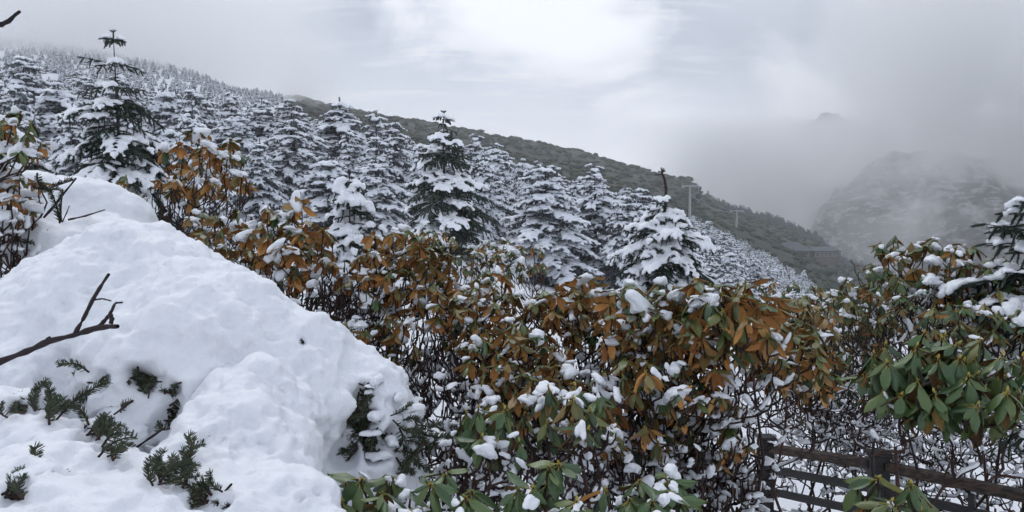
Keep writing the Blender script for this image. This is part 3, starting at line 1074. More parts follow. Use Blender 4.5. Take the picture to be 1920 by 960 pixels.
for i, pts in enumerate([[(214, 777, 2.5), (232, 764, 2.46), (248, 752, 2.42)], [(240, 850, 2.4), (280, 822, 2.4), (312, 800, 2.42)], [(250, 945, 2.0), (262, 940, 1.98), (274, 932, 1.96)], [(418, 925, 2.02), (434, 908, 2.0)]]):
    stick('twig', pts, 0.0042, 0.0032, mound, mat='dark_stem')

# the bare branch reaching in from the left, close to the camera
bl = at(-30, 690, 1.5)
bb = thing('bare_branch', 'dark leafless branch reaching in from the left above the mound', 'branch', bl)
stick('stem', [(-40, 692, 1.5), (0, 678, 1.5), (60, 655, 1.5), (90, 640, 1.5), (140, 628, 1.5), (180, 615, 1.5), (205, 612, 1.49), (221, 612, 1.48)], 0.0066, 0.005, bb, mat='dark_stem')
stick('twig', [(140, 626, 1.5), (158, 595, 1.5), (175, 560, 1.49), (190, 535, 1.48), (204, 514, 1.47)], 0.005, 0.003, bb, mat='dark_stem')
stick('twig', [(186, 612, 1.5), (200, 597, 1.5), (210, 582, 1.5), (216, 568, 1.49), (229, 567, 1.48)], 0.0042, 0.0022, bb, mat='dark_stem')
stick('twig', [(208, 607, 1.49), (210, 597, 1.49), (206, 588, 1.49)], 0.005, 0.004, bb, mat='dark_stem')
stick('twig', [(80, 645, 1.5), (88, 638, 1.5), (94, 632, 1.5)], 0.0045, 0.0035, bb, mat='dark_stem')
stick('twig', [(176, 562, 1.49), (192, 560, 1.49), (208, 564, 1.48)], 0.0022, 0.0015, bb, mat='dark_stem')
bt = thing('bare_twig', 'dark twig tip in the upper left corner against the cloud', 'twig', at(-40, 55, 1.8))
stick('stem', [(-45, 58, 1.8), (0, 47, 1.8), (16, 40, 1.8), (28, 28, 1.8), (38, 21, 1.8)], 0.006, 0.004, bt, mat='dark_stem')

# snow heaps behind the mound on the left
heap2 = [(150, 430, 5.2, 115, 95, 0.4), (85, 425, 5.0, 50, 75, 0.3), (115, 470, 4.8, 85, 75, 0.35), (200, 470, 4.9, 85, 75, 0.35), (110, 370, 5.3, 60, 45, 0.25), (230, 420, 5.2, 50, 55, 0.25), (70, 345, 5.0, 38, 28, 0.2), (130, 700, 5.2, 190, 250, 0.6)]
hm = heap('snow_heap', None, heap2, 0.022, [(2.5, 0.04), (9.0, 0.015), (30.0, 0.006)])
hb = at(130, 600, 5.0)
hp = thing('snow_heap', 'rounded snow heap over low branches behind the big mound', 'snow heap', (hb.x, hb.y, ground(hb.x, hb.y)))
ho = link('snow', hm, hp)
ho.location = -Vector(hp.location)
stick('twig', [(82, 408, 4.4), (100, 388, 4.4), (120, 362, 4.4), (143, 334, 4.4)], 0.008, 0.005, hp, mat='dark_stem')
stick('twig', [(128, 412, 4.4), (160, 405, 4.4), (197, 393, 4.4)], 0.006, 0.003, hp)
for (px, py, ex, ey) in [(115, 415, 118, 385), (112, 418, 105, 390), (70, 325, 85, 345), (60, 350, 100, 355), (100, 350, 118, 345), (40, 400, 20, 420), (20, 440, 45, 450)]:
    p = at(px, py, 4.45)
    m = frame4(p - Vector(hp.location), at(ex, ey, 4.4) - p, (0, -0.6, 0.8), 1.5)
    link('fir_sprig', SPRIGS[0], hp, mat4=m)


# ------------------------------------------------------------------ rhododendron leaves, buds and snow lumps
def leaf_mesh(name, wid, curl, bend, seed):
    """Unit length leaf along x: green above, felted brown below, yellow stalk. A thin closed shell."""
    st = [(0.10, 0.10), (0.28, 0.62), (0.52, 1.0), (0.78, 0.78), (1.0, 0.06)]
    top, bot = [], []
    r = np.random.default_rng(seed)
    for x, wv in st:
        hw = wid * wv * 0.5
        zc = -bend * x * x
        tw = r.normal(0, 0.03)
        for y, z in ((-hw, -curl * wv + tw), (-hw * 0.5, 0.0), (0, -0.018), (hw * 0.5, 0.0), (hw, -curl * wv - tw)):
            top.append((x, y, zc + z))
            bot.append((x, y * 0.985, zc + z - 0.010))
    V = np.array(top + bot)
    nT = len(top)
    F, Mi = [], []
    for i in range(len(st) - 1):
        for j in range(4):
            a, b, c, d = i * 5 + j, i * 5 + j + 1, (i + 1) * 5 + j + 1, (i + 1) * 5 + j
            F += [(a, d, c), (a, c, b)]
            Mi += [0, 0]
            F += [(a + nT, c + nT, d + nT), (a + nT, b + nT, c + nT)]
            Mi += [1, 1]
    a = Acc()
    a.add(V, np.array(F), np.array(Mi))
    pv, pf = spindle(3, ((0, 1.0), (0.5, 0.8), (1.0, 0.5)))
    a.add(pv * np.array([0.38, 0.022, 0.022]) + np.array([-0.10, 0, -0.006]), pf, 2)
    return a


LEAF_ACC = [leaf_mesh('leaf', 0.36, 0.03, 0.10, 1), leaf_mesh('leaf', 0.40, 0.055, 0.22, 2), leaf_mesh('leaf', 0.32, 0.09, 0.16, 3), leaf_mesh('leaf', 0.42, 0.02, -0.05, 4), leaf_mesh('leaf', 0.37, 0.07, 0.34, 5), leaf_mesh('leaf', 0.30, 0.12, 0.05, 6), leaf_mesh('leaf', 0.44, 0.04, 0.45, 7), leaf_mesh('leaf', 0.34, -0.05, 0.12, 8), leaf_mesh('leaf', 0.39, 0.05, -0.16, 9)]
for a in LEAF_ACC:
    a.v0, a.f0, a.m0 = np.concatenate(a.v), np.concatenate(a.f), np.concatenate(a.m)
M['leaf_green'] = mat_ramp('leaf_upper_deep_green', [(0, (0.040, 0.085, 0.030)), (0.5, (0.065, 0.120, 0.038)), (1, (0.12, 0.165, 0.050))], 0.36, 0.5, 24.0, 0.3)
M['leaf_ochre'] = mat_ramp('leaf_underside_ochre', [(0, (0.10, 0.058, 0.022)), (0.5, (0.17, 0.10, 0.036)), (1, (0.22, 0.15, 0.05))], 0.8, 0.12, 20.0, 0.4)
M['leaf_old'] = mat_ramp('leaf_upper_olive', [(0, (0.060, 0.085, 0.034)), (0.5, (0.14, 0.13, 0.045)), (1, (0.28, 0.165, 0.055))], 0.45, 0.4, 24.0, 0.4)
PALETTE = {'brown': ('leaf_old', 'leaf_under'), 'green': ('leaf_green', 'leaf_ochre'), 'mixed': ('leaf_top', 'leaf_under')}
LEAVES = {}
for pal, (t_, u_) in PALETTE.items():
    LEAVES[pal] = [a.mesh('leaf_' + pal, [M[t_], M[u_], M['petiole']]) for a in LEAF_ACC]


def lump_mesh(seed):
    """A settled lump of snow: a few blobs melted together, lumpy on top, slumping at one side."""
    r = random.Random(seed)
    Vs, Fs, n = [], [], 0
    V, F = icosphere(2)
    for k in range(r.choice((3, 4, 5))):
        s = r.uniform(0.42, 0.75)
        c = (r.uniform(-0.55, 0.55), r.uniform(-0.4, 0.4), r.uniform(-0.25, 0.15))
        Vs.append(V * (s * r.uniform(0.8, 1.3), s * r.uniform(0.7, 1.1), s * r.uniform(0.6, 1.0)) + c)
        Fs.append(F + n)
        n += len(V)
    me = remesh('snow_clump', np.concatenate(Vs), np.concatenate(Fs), 0.17, [M['snow']], 2)
    c = co_array(me)
    o = Vector((r.uniform(0, 50), 3, 7))
    for i, v in enumerate(c):
        k = 1 + 0.20 * noise.fractal(Vector(v) * 1.6 + o, 1.0, 2.0, 3)
        c[i] = v * k
        if c[i][2] < -0.1:
            c[i][2] = -0.1 + (c[i][2] + 0.1) * (0.35 + 0.9 * max(0.0, noise.noise(Vector((v[0] * 2.2, v[1] * 2.2, seed)))))
    me.vertices.foreach_set('co', c.astype(np.float32).ravel())
    me.update()
    return me


LUMPS = [lump_mesh(i) for i in range(10)]
for (px_, py_, s_) in SNOW_LATER:
    p_, n_ = on_mound(px_, py_)
    if (p_ - CAM).length > 4.2:
        continue
    q_ = np.array(p_ + n_ * (s_ * 0.25 + 0.012) - Vector(mound.location))
    A_ = np.array(Matrix.Rotation(rr_.uniform(0, 6.28), 3, 'Z')) @ np.diag([s_ * rr_.uniform(0.8, 1.5), s_, s_ * rr_.uniform(0.7, 1.5)])
    link('snow_clump', LUMPS[rr_.randrange(10)], mound, mat4=Matrix([list(A_[0]) + [q_[0]], list(A_[1]) + [q_[1]], list(A_[2]) + [q_[2]], [0, 0, 0, 1]]))
bv, bf = spindle(6, ((0, 0.35), (0.35, 1.0), (0.7, 0.7), (1.0, 0.05)))
a = Acc(); a.add(bv, bf)
BUD = a.mesh('bud', [M['bud']])


def np_mat(A, t):
    m = Matrix([list(A[0]) + [t[0]], list(A[1]) + [t[1]], list(A[2]) + [t[2]], [0, 0, 0, 1]])
    return m


def grow(base, tips, r, kink=0.10):
    """Paths from a set of stems to every tip: each tip joins the nearest wood that is nearer the base."""
    nodes = [np.array(base)]
    dist = [0.0]
    paths, rads = [], []
    order = np.argsort(np.linalg.norm(tips - base, axis=1))
    ends = {}
    for oi in order:
        tip = tips[oi]
        N = np.array(nodes)
        dd = np.linalg.norm(N - tip, axis=1)
        own = np.linalg.norm(N - base, axis=1)
        lim = np.linalg.norm(tip - base)
        cost = dd + 0.35 * np.array(dist) + np.where(own > lim * 0.92, 5.0, 0) + np.where(N[:, 2] > tip[2] + 0.05, 0.4, 0)
        k = int(np.argmin(cost))
        s = N[k]
        L = dd[k]
        t = np.linspace(0, 1, 6)
        P = s[None] * (1 - t)[:, None] + tip[None] * t[:, None]
        sag = np.sin(t * math.pi)
        hv = (tip - s).copy(); hv[2] = 0
        P += norm(hv) * (sag * 0.14 * L)[:, None] + np.array([0, 0, -1.0]) * (sag * 0.10 * L)[:, None]
        P[1:-1] += r.normal(0, kink * L * 0.35, (4, 3))
        d0 = dist[k]
        full = lim + 0.3
        sd = d0 + t * L
        R = np.clip(0.017 * (1 - sd / (full * 1.6)) ** 1.3, 0.0026, None)
        if k != 0:
            R = np.minimum(R, np.interp(t, [0, 1], [0.008, 0.0035]))
        paths.append(P)
        rads.append(R)
        for q in (1, 2, 3, 4):
            nodes.append(P[q]); dist.append(sd[q])
        ends[oi] = P[-1] - P[-2]
    return np.array(paths), np.array(rads), ends


def snow_on_wood(acc, P, R, r, amount=0.5, thick=1.0):
    """Snow lying along the upper side of flat-lying wood."""
    n, k, _ = P.shape
    D = P[:, -1] - P[:, 0]
    flat = np.abs(D[:, 2]) / np.maximum(np.linalg.norm(D, axis=1), 1e-6)
    keep = (r.random(n) < amount) & (flat < 0.8)
    if not keep.any():
        return
    Q, S = P[keep], R[keep]
    # finer line along part of each path
    m = 9
    a0 = r.uniform(0, 0.4, len(Q)); a1 = r.uniform(0.6, 1.0, len(Q))
    u = a0[:, None] + (a1 - a0)[:, None] * np.linspace(0, 1, m)[None]
    x = u * (k - 1)
    i = np.clip(x.astype(int), 0, k - 2)
    f = (x - i)[..., None]
    rows = np.arange(len(Q))[:, None]
    C = Q[rows, i] * (1 - f) + Q[rows, i + 1] * f
    prof = np.sin(np.linspace(0.12, math.pi - 0.12, m)) ** 0.5
    rad = (0.0065 + S.mean(1)[:, None] * 0.75) * thick * prof[None] * r.uniform(0.6, 1.5, (len(Q), m))
    C = C + np.array([0, 0, 1.0]) * (rad * 0.75 + S.mean(1)[:, None] * 0.6)[..., None]
    tubes(acc, C, rad, 6)


BUSHES = 0


def bush(label, cpx, cpy, d, wpx, hpx, depth, n_whorl, leaf, tilt, pal, snow=0.5, bare=120, base_px=None, base_off=(0, 0.2), droop=(0.25, 0.95), max_obj=300, snow_size=1.0, group='rhododendron bushes', leaves_per=(6, 9), seed=None, wood_snow=0.48, bud=False, name='rhododendron_bush', tops=None, shell=0.5):
    """A rhododendron: stems from one foot, a whorl of leaves on every tip, lumps of snow on the leaves.
    tilt > 0 leans the whorls away from the viewpoint so that the brown undersides show."""
    global BUSHES
    if pal == 'brown':
        n_whorl = int(n_whorl * 1.35)
        snow *= 0.8
    BUSHES += 1
    r = np.random.default_rng(seed or 1000 + BUSHES * 17)
    c = np.array(at(cpx, cpy, d))
    rad = np.array([wpx * d / FPX, depth, hpx * d / FPX])
    bp = at(base_px if base_px is not None else cpx + r.uniform(-40, 40), cpy, d + base_off[1])
    base = np.array([bp.x, bp.y, min(ground(bp.x, bp.y), c[2] - rad[2] - 0.25)])
    o = thing(name, label, 'bush', base, group)
    v = norm(r.normal(0, 1, (n_whorl * 3, 3)))
    v[:, 2] = np.where(v[:, 2] < 0, v[:, 2] * 0.8, v[:, 2])
    q = r.uniform(shell, 1.0, len(v))[:, None] * v
    # spread the tips
    pick = [0]
    for _ in range(n_whorl - 1):
        dm = np.min(np.linalg.norm((q[:, None] - q[pick][None]), axis=2), axis=1) + r.uniform(0, 0.22, len(q))
        pick.append(int(np.argmax(dm)))
    tips = c + q[pick] * rad
    if tops:
        tips[:len(tops)] = np.array([at(*t) for t in tops])
    lo = c + r.uniform(-1, 1, (bare, 3)) * rad * np.array([1.1, 0.9, 0.55]) - np.array([0, 0, 1]) * rad[2] * r.uniform(0.3, 1.8, bare)[:, None]
    lo[:, 2] = np.maximum(lo[:, 2], base[2] + 0.1)
    allt = np.concatenate([tips, lo]) if bare else tips
    P, R, ends = grow(base, allt, r)
    st, sn = Acc(), Acc()
    tubes(st, P - base, R, 5)
    link('stem', st.mesh('bush_stems', [M['stem']]), o)
    snow_on_wood(sn, P - base, R, r, wood_snow, snow_size)
    if sn.n:
        tag(link('branch_snow', sn.mesh('branch_snow', [M['snow']]), o), kind='stuff')
    # whorls
    LX, LA, LK, LP = [], [], [], []
    mixp = {'brown': ('brown',) * 5 + ('mixed',) * 4 + ('green',), 'mixed': ('mixed',) * 6 + ('brown',) * 2 + ('green',) * 3, 'green': ('green',) * 7 + ('mixed',)}[pal]
    clumps = []
    for i, tip in enumerate(tips):
        e = norm(ends[i][None])[0]
        ax = norm((np.array([0, 0, 1.0]) * 0.9 + e * 0.5 + np.array([0, tilt, 0]) + r.normal(0, 0.28, 3))[None])[0]
        s1 = norm(np.cross(ax, r.normal(0, 1, 3))[None])[0]
        s2 = np.cross(ax, s1)
        nl = int(r.integers(leaves_per[0], leaves_per[1] + 1))
        dr = r.uniform(*droop)
        wp = mixp[int(r.integers(0, len(mixp)))]
        for k in range(nl):
            ph = 2 * math.pi * k / nl + r.normal(0, 0.25)
            de = dr + r.normal(0, 0.22)
            radial = s1 * math.cos(ph) + s2 * math.sin(ph)
            x = radial * math.cos(de) - ax * math.sin(de)
            x[2] -= 0.10
            x = norm(x[None])[0]
            z = ax * math.cos(de) + radial * math.sin(de)
            y = np.cross(z, x)
            y = norm((y + r.normal(0, 0.22, 3))[None])[0]
            z = norm(np.cross(x, y)[None])[0]
            y = np.cross(z, x)
            L = leaf * 0.86 * r.uniform(0.6, 1.22)
            LX.append(tip + ax * r.uniform(-0.12, 0.02) * leaf)
            LA.append(np.stack([x * L, y * L, z * L], 1))
            LK.append(int(r.integers(0, 9)))
            LP.append(wp)
        if bud and r.random() < 0.8:
            m = frame4(Vector(tip - base), ax, (0.1, 0.2, 1), 1.0)
            for row in range(3):
                m[row][0] *= leaf * 0.17; m[row][1] *= leaf * 0.042; m[row][2] *= leaf * 0.042
            link('bud', BUD, o, mat4=m)
        if r.random() < snow:
            for _ in range(int(r.integers(1, 5))):
                s = leaf * min(r.uniform(0.10, 0.33) * (1.6 if r.random() < 0.15 else 1.0), 0.5) * snow_size
                off = (s1 * r.uniform(-1, 1) + s2 * r.uniform(-1, 1)) * leaf * 0.42
                az = r.uniform(0, 6.28)
                p = tip + off + np.array([0, 0, -0.12 * leaf])
                p[2] = p[2] - abs(off[2]) * 0.3
                clumps.append((p, az, s))
    for _ in range(int(bare * 0.15)):
        p = lo[r.integers(0, len(lo))] + np.array([0, 0, 0.012])
        clumps.append((p, r.uniform(0, 6.28), r.uniform(0.016, 0.04) * snow_size))
    LX, LA, LK = np.array(LX), np.array(LA), np.array(LK)
    near = np.argsort(np.linalg.norm(LX - np.array(CAM), axis=1))
    rest = Acc()
    for j, i in enumerate(near):
        if j < max_obj:
            link('leaf', LEAVES[LP[i]][LK[i]], o, mat4=np_mat(LA[i], LX[i] - base))
    slot = {'brown': 0, 'mixed': 3, 'green': 6}
    for i in near[max_obj:]:
        acc = LEAF_ACC[LK[i]]
        rest.add(acc.v0 @ LA[i].T + (LX[i] - base), acc.f0, acc.m0 + slot[LP[i]])
    if rest.n:
        tag(link('foliage', rest.mesh('foliage', [M[k] for q_ in ('brown', 'mixed', 'green') for k in (*PALETTE[q_], 'petiole')]), o), kind='stuff')
    for (p, az, s) in clumps:
        cA = np.array([[math.cos(az), -math.sin(az), 0], [math.sin(az), math.cos(az), 0], [0, 0, 1.0]]) * s * np.array([r.uniform(0.75, 1.45), r.uniform(0.65, 1.15), r.uniform(0.6, 1.2)])[None]
        tx, ty = r.normal(0, 0.5, 2)
        Rm = np.array(Matrix.Rotation(tx, 3, 'X') @ Matrix.Rotation(ty, 3, 'Y'))
        link('snow_clump', LUMPS[int(r.integers(0, 10))], o, mat4=np_mat(Rm @ cA, p - base))
    return o


exec_bushes = True
BUSH = [
    # far row
    ('green-leaved bush at the foot of the large dark fir', 800, 455, 9.0, 60, 35, 0.5, 26, 0.12, 0.25, 'mixed', dict(snow=0.6, bare=40)),
    ('bush with drooping green leaves right of the dark fir foot', 935, 490, 8.2, 90, 45, 0.6, 40, 0.13, 0.2, 'mixed', dict(snow=0.75, bare=60, snow_size=1.2)),
    ('small far bush with dark leaves below the valley wood', 1478, 555, 8.6, 80, 32, 0.5, 30, 0.12, 0.15, 'mixed', dict(snow=0.35, bare=60)),
    ('olive-leaved bush between the valley wood and the right bushes', 1605, 585, 6.6, 75, 50, 0.5, 30, 0.12, 0.1, 'mixed', dict(snow=0.4, bare=80)),
    # left
    ('brown-leaved bush in front of the spiky-topped fir', 385, 320, 6.2, 78, 78, 0.45, 34, 0.135, 1.05, 'brown', dict(snow=0.6, bare=80, base_px=330, snow_size=1.25)),
    ('bush with a few ochre leaves beside the snow heap', 225, 365, 5.8, 45, 38, 0.3, 9, 0.13, 0.3, 'mixed', dict(snow=0.6, bare=40)),
    ('snow-dotted brown bush behind the crest of the mound', 420, 460, 5.4, 110, 70, 0.45, 42, 0.12, 1.00, 'brown', dict(snow=0.75, bare=120, base_px=420, snow_size=1.35)),
    ('brown bush with orange leaves in front of the snow-heaped fir', 545, 465, 5.0, 90, 90, 0.4, 40, 0.13, 1.05, 'brown', dict(snow=0.75, bare=120, base_px=520, snow_size=1.35)),
    # middle
    ('tall rusty bush left of the middle with dark stems below', 755, 510, 5.2, 105, 85, 0.5, 56, 0.125, 1.10, 'brown', dict(snow=0.6, bare=150, base_px=640, snow_size=1.2)),
    ('rusty bush below the green bush by the dark fir', 905, 590, 4.9, 105, 85, 0.45, 52, 0.12, 1.10, 'brown', dict(snow=0.55, bare=150, base_px=780, snow_size=1.2)),
    ('orange-leaved bush low in the middle of the view', 960, 665, 4.3, 110, 70, 0.4, 44, 0.11, 1.15, 'brown', dict(snow=0.5, bare=170, base_px=860, snow_size=1.2)),
    ('rusty bush under the broad white fir', 1085, 575, 4.9, 85, 65, 0.45, 42, 0.125, 1.10, 'brown', dict(snow=0.55, bare=120, base_px=1100, snow_size=1.2)),
    ('bush bearing the largest snow caps below the bare-leader fir', 1205, 600, 4.2, 80, 80, 0.4, 40, 0.13, 1.05, 'brown', dict(snow=0.8, bare=140, base_px=1230, snow_size=1.5)),
    ('bush with big rusty umbrella-like leaf whorls right of the middle', 1345, 590, 3.9, 110, 75, 0.4, 44, 0.15, 1.00, 'brown', dict(snow=0.45, bare=100, base_px=1370, snow_size=1.25)),
    ('rusty bush lower down over the dark stems right of the middle', 1240, 700, 3.9, 130, 75, 0.4, 36, 0.12, 1.05, 'brown', dict(snow=0.6, bare=260, base_px=1300, snow_size=1.4)),
    ('brown bush between the umbrella-leaved bush and the fence', 1470, 670, 4.3, 85, 70, 0.4, 36, 0.125, 1.00, 'brown', dict(snow=0.45, bare=60, base_px=1385)),
    # right
    ('olive bush with a lone round leaf on top against the misty mountain', 1735, 495, 5.9, 95, 65, 0.5, 56, 0.13, 0.1, 'mixed', dict(snow=0.55, bare=120, base_px=1760, snow_size=1.2, tops=[(1652, 458, 5.9)])),
    ('dark olive bush under the snow-padded fir at the right edge', 1850, 535, 5.5, 100, 65, 0.4, 44, 0.13, 0.15, 'mixed', dict(snow=0.35, bare=120)),
    ('bush of small brown leaves behind the large green leaves', 1690, 600, 7.2, 120, 60, 0.5, 34, 0.14, 0.3, 'brown', dict(snow=0.5, bare=160)),
    ('bush with the largest deep green leaves and yellow buds at right', 1770, 705, 3.1, 150, 85, 0.32, 72, 0.135, -0.40, 'green', dict(snow=0.05, bare=14, base_px=1655, bud=True, droop=(0.55, 1.0), base_off=(0, 0.1))),
    ('few green leaf whorls with yellow hearts at the foot of the fence', 1680, 945, 2.7, 85, 45, 0.2, 10, 0.14, -0.5, 'green', dict(snow=0.1, bare=12, bud=True)),
    ('yellow-green bush sloping down from the valley wood to the fence', 1555, 640, 6.0, 95, 55, 0.5, 44, 0.125, -0.05, 'mixed', dict(snow=0.4, bare=60, snow_size=0.9)),
    ('olive bush just below the dark olive bush at the right edge', 1830, 600, 5.0, 95, 45, 0.35, 36, 0.12, 0.0, 'mixed', dict(snow=0.35, bare=40)),
    ('yellow-green bush behind the middle of the fence', 1600, 720, 6.9, 90, 50, 0.4, 24, 0.13, 0.0, 'mixed', dict(snow=0.4, bare=60)),
    ('brown and olive bush right of the umbrella-leaved bush', 1500, 600, 5.0, 70, 55, 0.4, 30, 0.12, 0.5, 'brown', dict(snow=0.4, bare=50)),
    ('snowy olive and brown bush at the left edge above the mound', 10, 370, 4.4, 65, 60, 0.3, 22, 0.10, 0.3, 'mixed', dict(snow=0.9, bare=30, base_px=-200, snow_size=1.6)),
    # low fill between the stems
    ('sparse brown shoots among bare stems right of the mound', 720, 640, 4.7, 90, 60, 0.35, 20, 0.115, 0.8, 'brown', dict(snow=0.7, bare=200, base_px=690, snow_size=1.3)),
    ('orange shoots low among snowy twigs in the middle', 1000, 730, 3.9, 120, 45, 0.3, 22, 0.11, 0.9, 'brown', dict(snow=0.6, bare=220, base_px=960, snow_size=1.3)),
    ('dull brown shoots under the rusty bush right of the bottom middle', 1190, 800, 3.8, 120, 70, 0.35, 18, 0.11, 0.7, 'brown', dict(snow=0.7, bare=260, base_px=1200, snow_size=1.4)),
    ('few tan leaves on dark upright stems left of the fence', 1335, 800, 4.0, 65, 80, 0.35, 14, 0.11, 0.6, 'brown', dict(snow=0.7, bare=260, base_px=1350, snow_size=1.3)),
    ('thin olive shoots above the fence', 1560, 720, 7.4, 90, 60, 0.5, 16, 0.14, 0.2, 'mixed', dict(snow=0.6, bare=280, base_px=1540, snow_size=1.2)),
    ('scattered olive leaves crowding the left end of the fence', 1510, 750, 7.4, 70, 60, 0.3, 14, 0.12, 0.2, 'mixed', dict(snow=0.5, bare=40, base_px=1470)),
    ('yellow-green leaved bush between the olive bushes at right', 1640, 560, 5.6, 70, 55, 0.4, 34, 0.115, -0.1, 'mixed', dict(snow=0.45, bare=60)),
    # bottom
    ('glossy green bush in the lower middle with a snow lump', 925, 795, 2.9, 75, 60, 0.22, 13, 0.12, -0.35, 'green', dict(snow=0.35, bare=50, bud=True, droop=(0.5, 1.2))),
    ('green and orange leaved bush right of the glossy green one', 1065, 770, 3.0, 80, 50, 0.25, 13, 0.125, -0.1, 'mixed', dict(snow=0.45, bare=70, bud=True, snow_size=0.95)),
    ('green whorls at the bottom edge in the middle', 1050, 920, 2.4, 95, 45, 0.2, 8, 0.13, -0.4, 'green', dict(snow=0.4, bare=30, bud=True, snow_size=0.85)),
    ('dark green whorls at the bottom edge beside the mound', 690, 915, 2.5, 60, 35, 0.18, 6, 0.115, -0.3, 'green', dict(snow=0.5, bare=30, snow_size=0.95)),
    ('snow-capped green whorls at the bottom left of the middle', 830, 935, 2.4, 75, 40, 0.18, 8, 0.12, -0.3, 'green', dict(snow=0.6, bare=30, snow_size=0.9)),
    ('green whorls low right of the bottom middle', 1215, 925, 2.6, 70, 35, 0.18, 7, 0.12, -0.3, 'green', dict(snow=0.5, bare=40, snow_size=0.9)),
    ('large dark leaf and ochre whorls at the left edge', 15, 255, 4.2, 60, 60, 0.2, 20, 0.10, 0.1, 'mixed', dict(snow=0.8, snow_size=1.5, bare=0, base_px=-1100)),
]
for b in BUSH:
    bush(*b[:11], **b[11])


# ------------------------------------------------------------------ leafless tangles heaped with snow between the bushes
def tangle(label, cpx, cpy, d, wpx, hpx, depth, n, seed, snow=0.7, thick=1.4):
    r = np.random.default_rng(seed)
    c = np.array(at(cpx, cpy, d))
    rad = np.array([wpx * d / FPX, depth, hpx * d / FPX])
    bp = at(cpx, cpy, d + 0.1)
    base = np.array([bp.x, bp.y, min(ground(bp.x, bp.y), c[2] - rad[2] - 0.1)])
    o = thing('leafless_shrub', label, 'shrub', base, 'leafless snowy shrubs')
    v = r.uniform(-1, 1, (n, 3))
    tips = c + v * rad
    tips[:, 2] = np.maximum(tips[:, 2], base[2] + 0.08)
    P, R, _ = grow(base, tips, r, 0.22)
    st, sn = Acc(), Acc()
    tubes(st, P - base, R, 5)
    link('stem', st.mesh('shrub_stems', [M['stem']]), o)
    snow_on_wood(sn, P - base, R, r, snow, thick)
    tag(link('branch_snow', sn.mesh('branch_snow', [M['snow']]), o), kind='stuff')
    for _ in range(n // 6):
        p = tips[r.integers(0, n)]
        s = r.uniform(0.02, 0.055)
        A = np.diag([s * r.uniform(0.8, 1.8), s * r.uniform(0.7, 1.2), s * r.uniform(0.6, 1.0)])
        az = Matrix.Rotation(r.uniform(0, 6.28), 3, 'Z') @ Matrix.Rotation(r.normal(0, 0.4), 3, 'X')
        link('snow_clump', LUMPS[int(r.integers(0, 10))], o, mat4=np_mat(np.array(az) @ A, p - base))


for i, t_ in enumerate([
    ('dense leafless shrub right of the mound', 880, 740, 4.6, 130, 110, 0.5, 420),
    ('snow-streaked leafless shrub at the bottom left of the middle', 800, 890, 3.8, 160, 90, 0.45, 360),
    ('leafless shrub at the bottom middle', 1010, 860, 4.0, 140, 110, 0.45, 380),
    ('dark-stemmed leafless shrub left of the fence', 1230, 840, 4.6, 150, 120, 0.5, 420),
    ('leafless shrub behind the left end of the fence', 1520, 800, 7.4, 150, 120, 0.7, 460),
    ('leafless shrub behind the fence middle', 1680, 800, 6.8, 150, 130, 0.7, 460),
    ('leafless shrub behind the right end of the fence', 1850, 830, 6.2, 130, 140, 0.6, 420),
    ('leafless shrub behind the crest of the mound', 600, 600, 5.0, 120, 80, 0.4, 320),
    ('leafless twiggy shrub at the left edge beside the snow heap', 0, 500, 4.4, 60, 90, 0.3, 220),
    ('upright leafless shrub under the rusty bush', 1130, 780, 4.6, 150, 110, 0.5, 420),
    ('leafless shrub filling the bottom edge left of the fence', 1310, 900, 4.4, 95, 80, 0.45, 380),
    ('leafless shrub under the large green leaves', 1760, 760, 7.6, 190, 90, 0.6, 420),
]):
    tangle(*t_, seed=400 + i)


# ------------------------------------------------------------------ fence
def cuboid(acc, c, ax, ay, az, mat=0, bev=0.006):
    """A bevelled beam: centre and three half axes."""
    c, ax, ay, az = (np.array(x, float) for x in (c, ax, ay, az))
    import bmesh
    bm = bmesh.new()
    bmesh.ops.create_cube(bm, size=2.0)
    L = [np.linalg.norm(k) for k in (ax, ay, az)]
    for v in bm.verts:
        v.co = Vector((v.co[0] * L[0], v.co[1] * L[1], v.co[2] * L[2]))
    bmesh.ops.bevel(bm, geom=list(bm.edges), offset=min(bev, min(L) * 0.4), segments=1, affect='EDGES')
    bmesh.ops.triangulate(bm, faces=bm.faces)
    V = np.array([v.co[:] for v in bm.verts])
    F = np.array([[v.index for v in f.verts] for f in bm.faces])
    bm.free()
    A = np.stack([ax / L[0], ay / L[1], az / L[2]], 1)
    acc.add(V @ A.T + c, F, mat)


m, N = material('fence_black_wood')
nz = N.noise(N.vec(obj_coord(N), (4, 4, 30)), 3.0, 5, 0.6)
finish(N, pbsdf(N, N.mix(N.maprange(nz, 0.35, 0.7), (0.016, 0.015, 0.016), (0.035, 0.032, 0.032)), 0.5, 0.4, bump(N, nz, 0.3, 0.004)))
M['fence'] = m
m, N = material('fence_worn_rail')
p = world_coord(N)
nz = N.noise(N.vec(p, (9, 9, 30)), 2.0, 6, 0.65)
c = N.mix(N.maprange(nz, 0.42, 0.6), (0.022, 0.019, 0.018), (0.085, 0.055, 0.04))
finish(N, pbsdf(N, c, 0.6, 0.3, bump(N, nz, 0.5, 0.005)))
M['rail'] = m


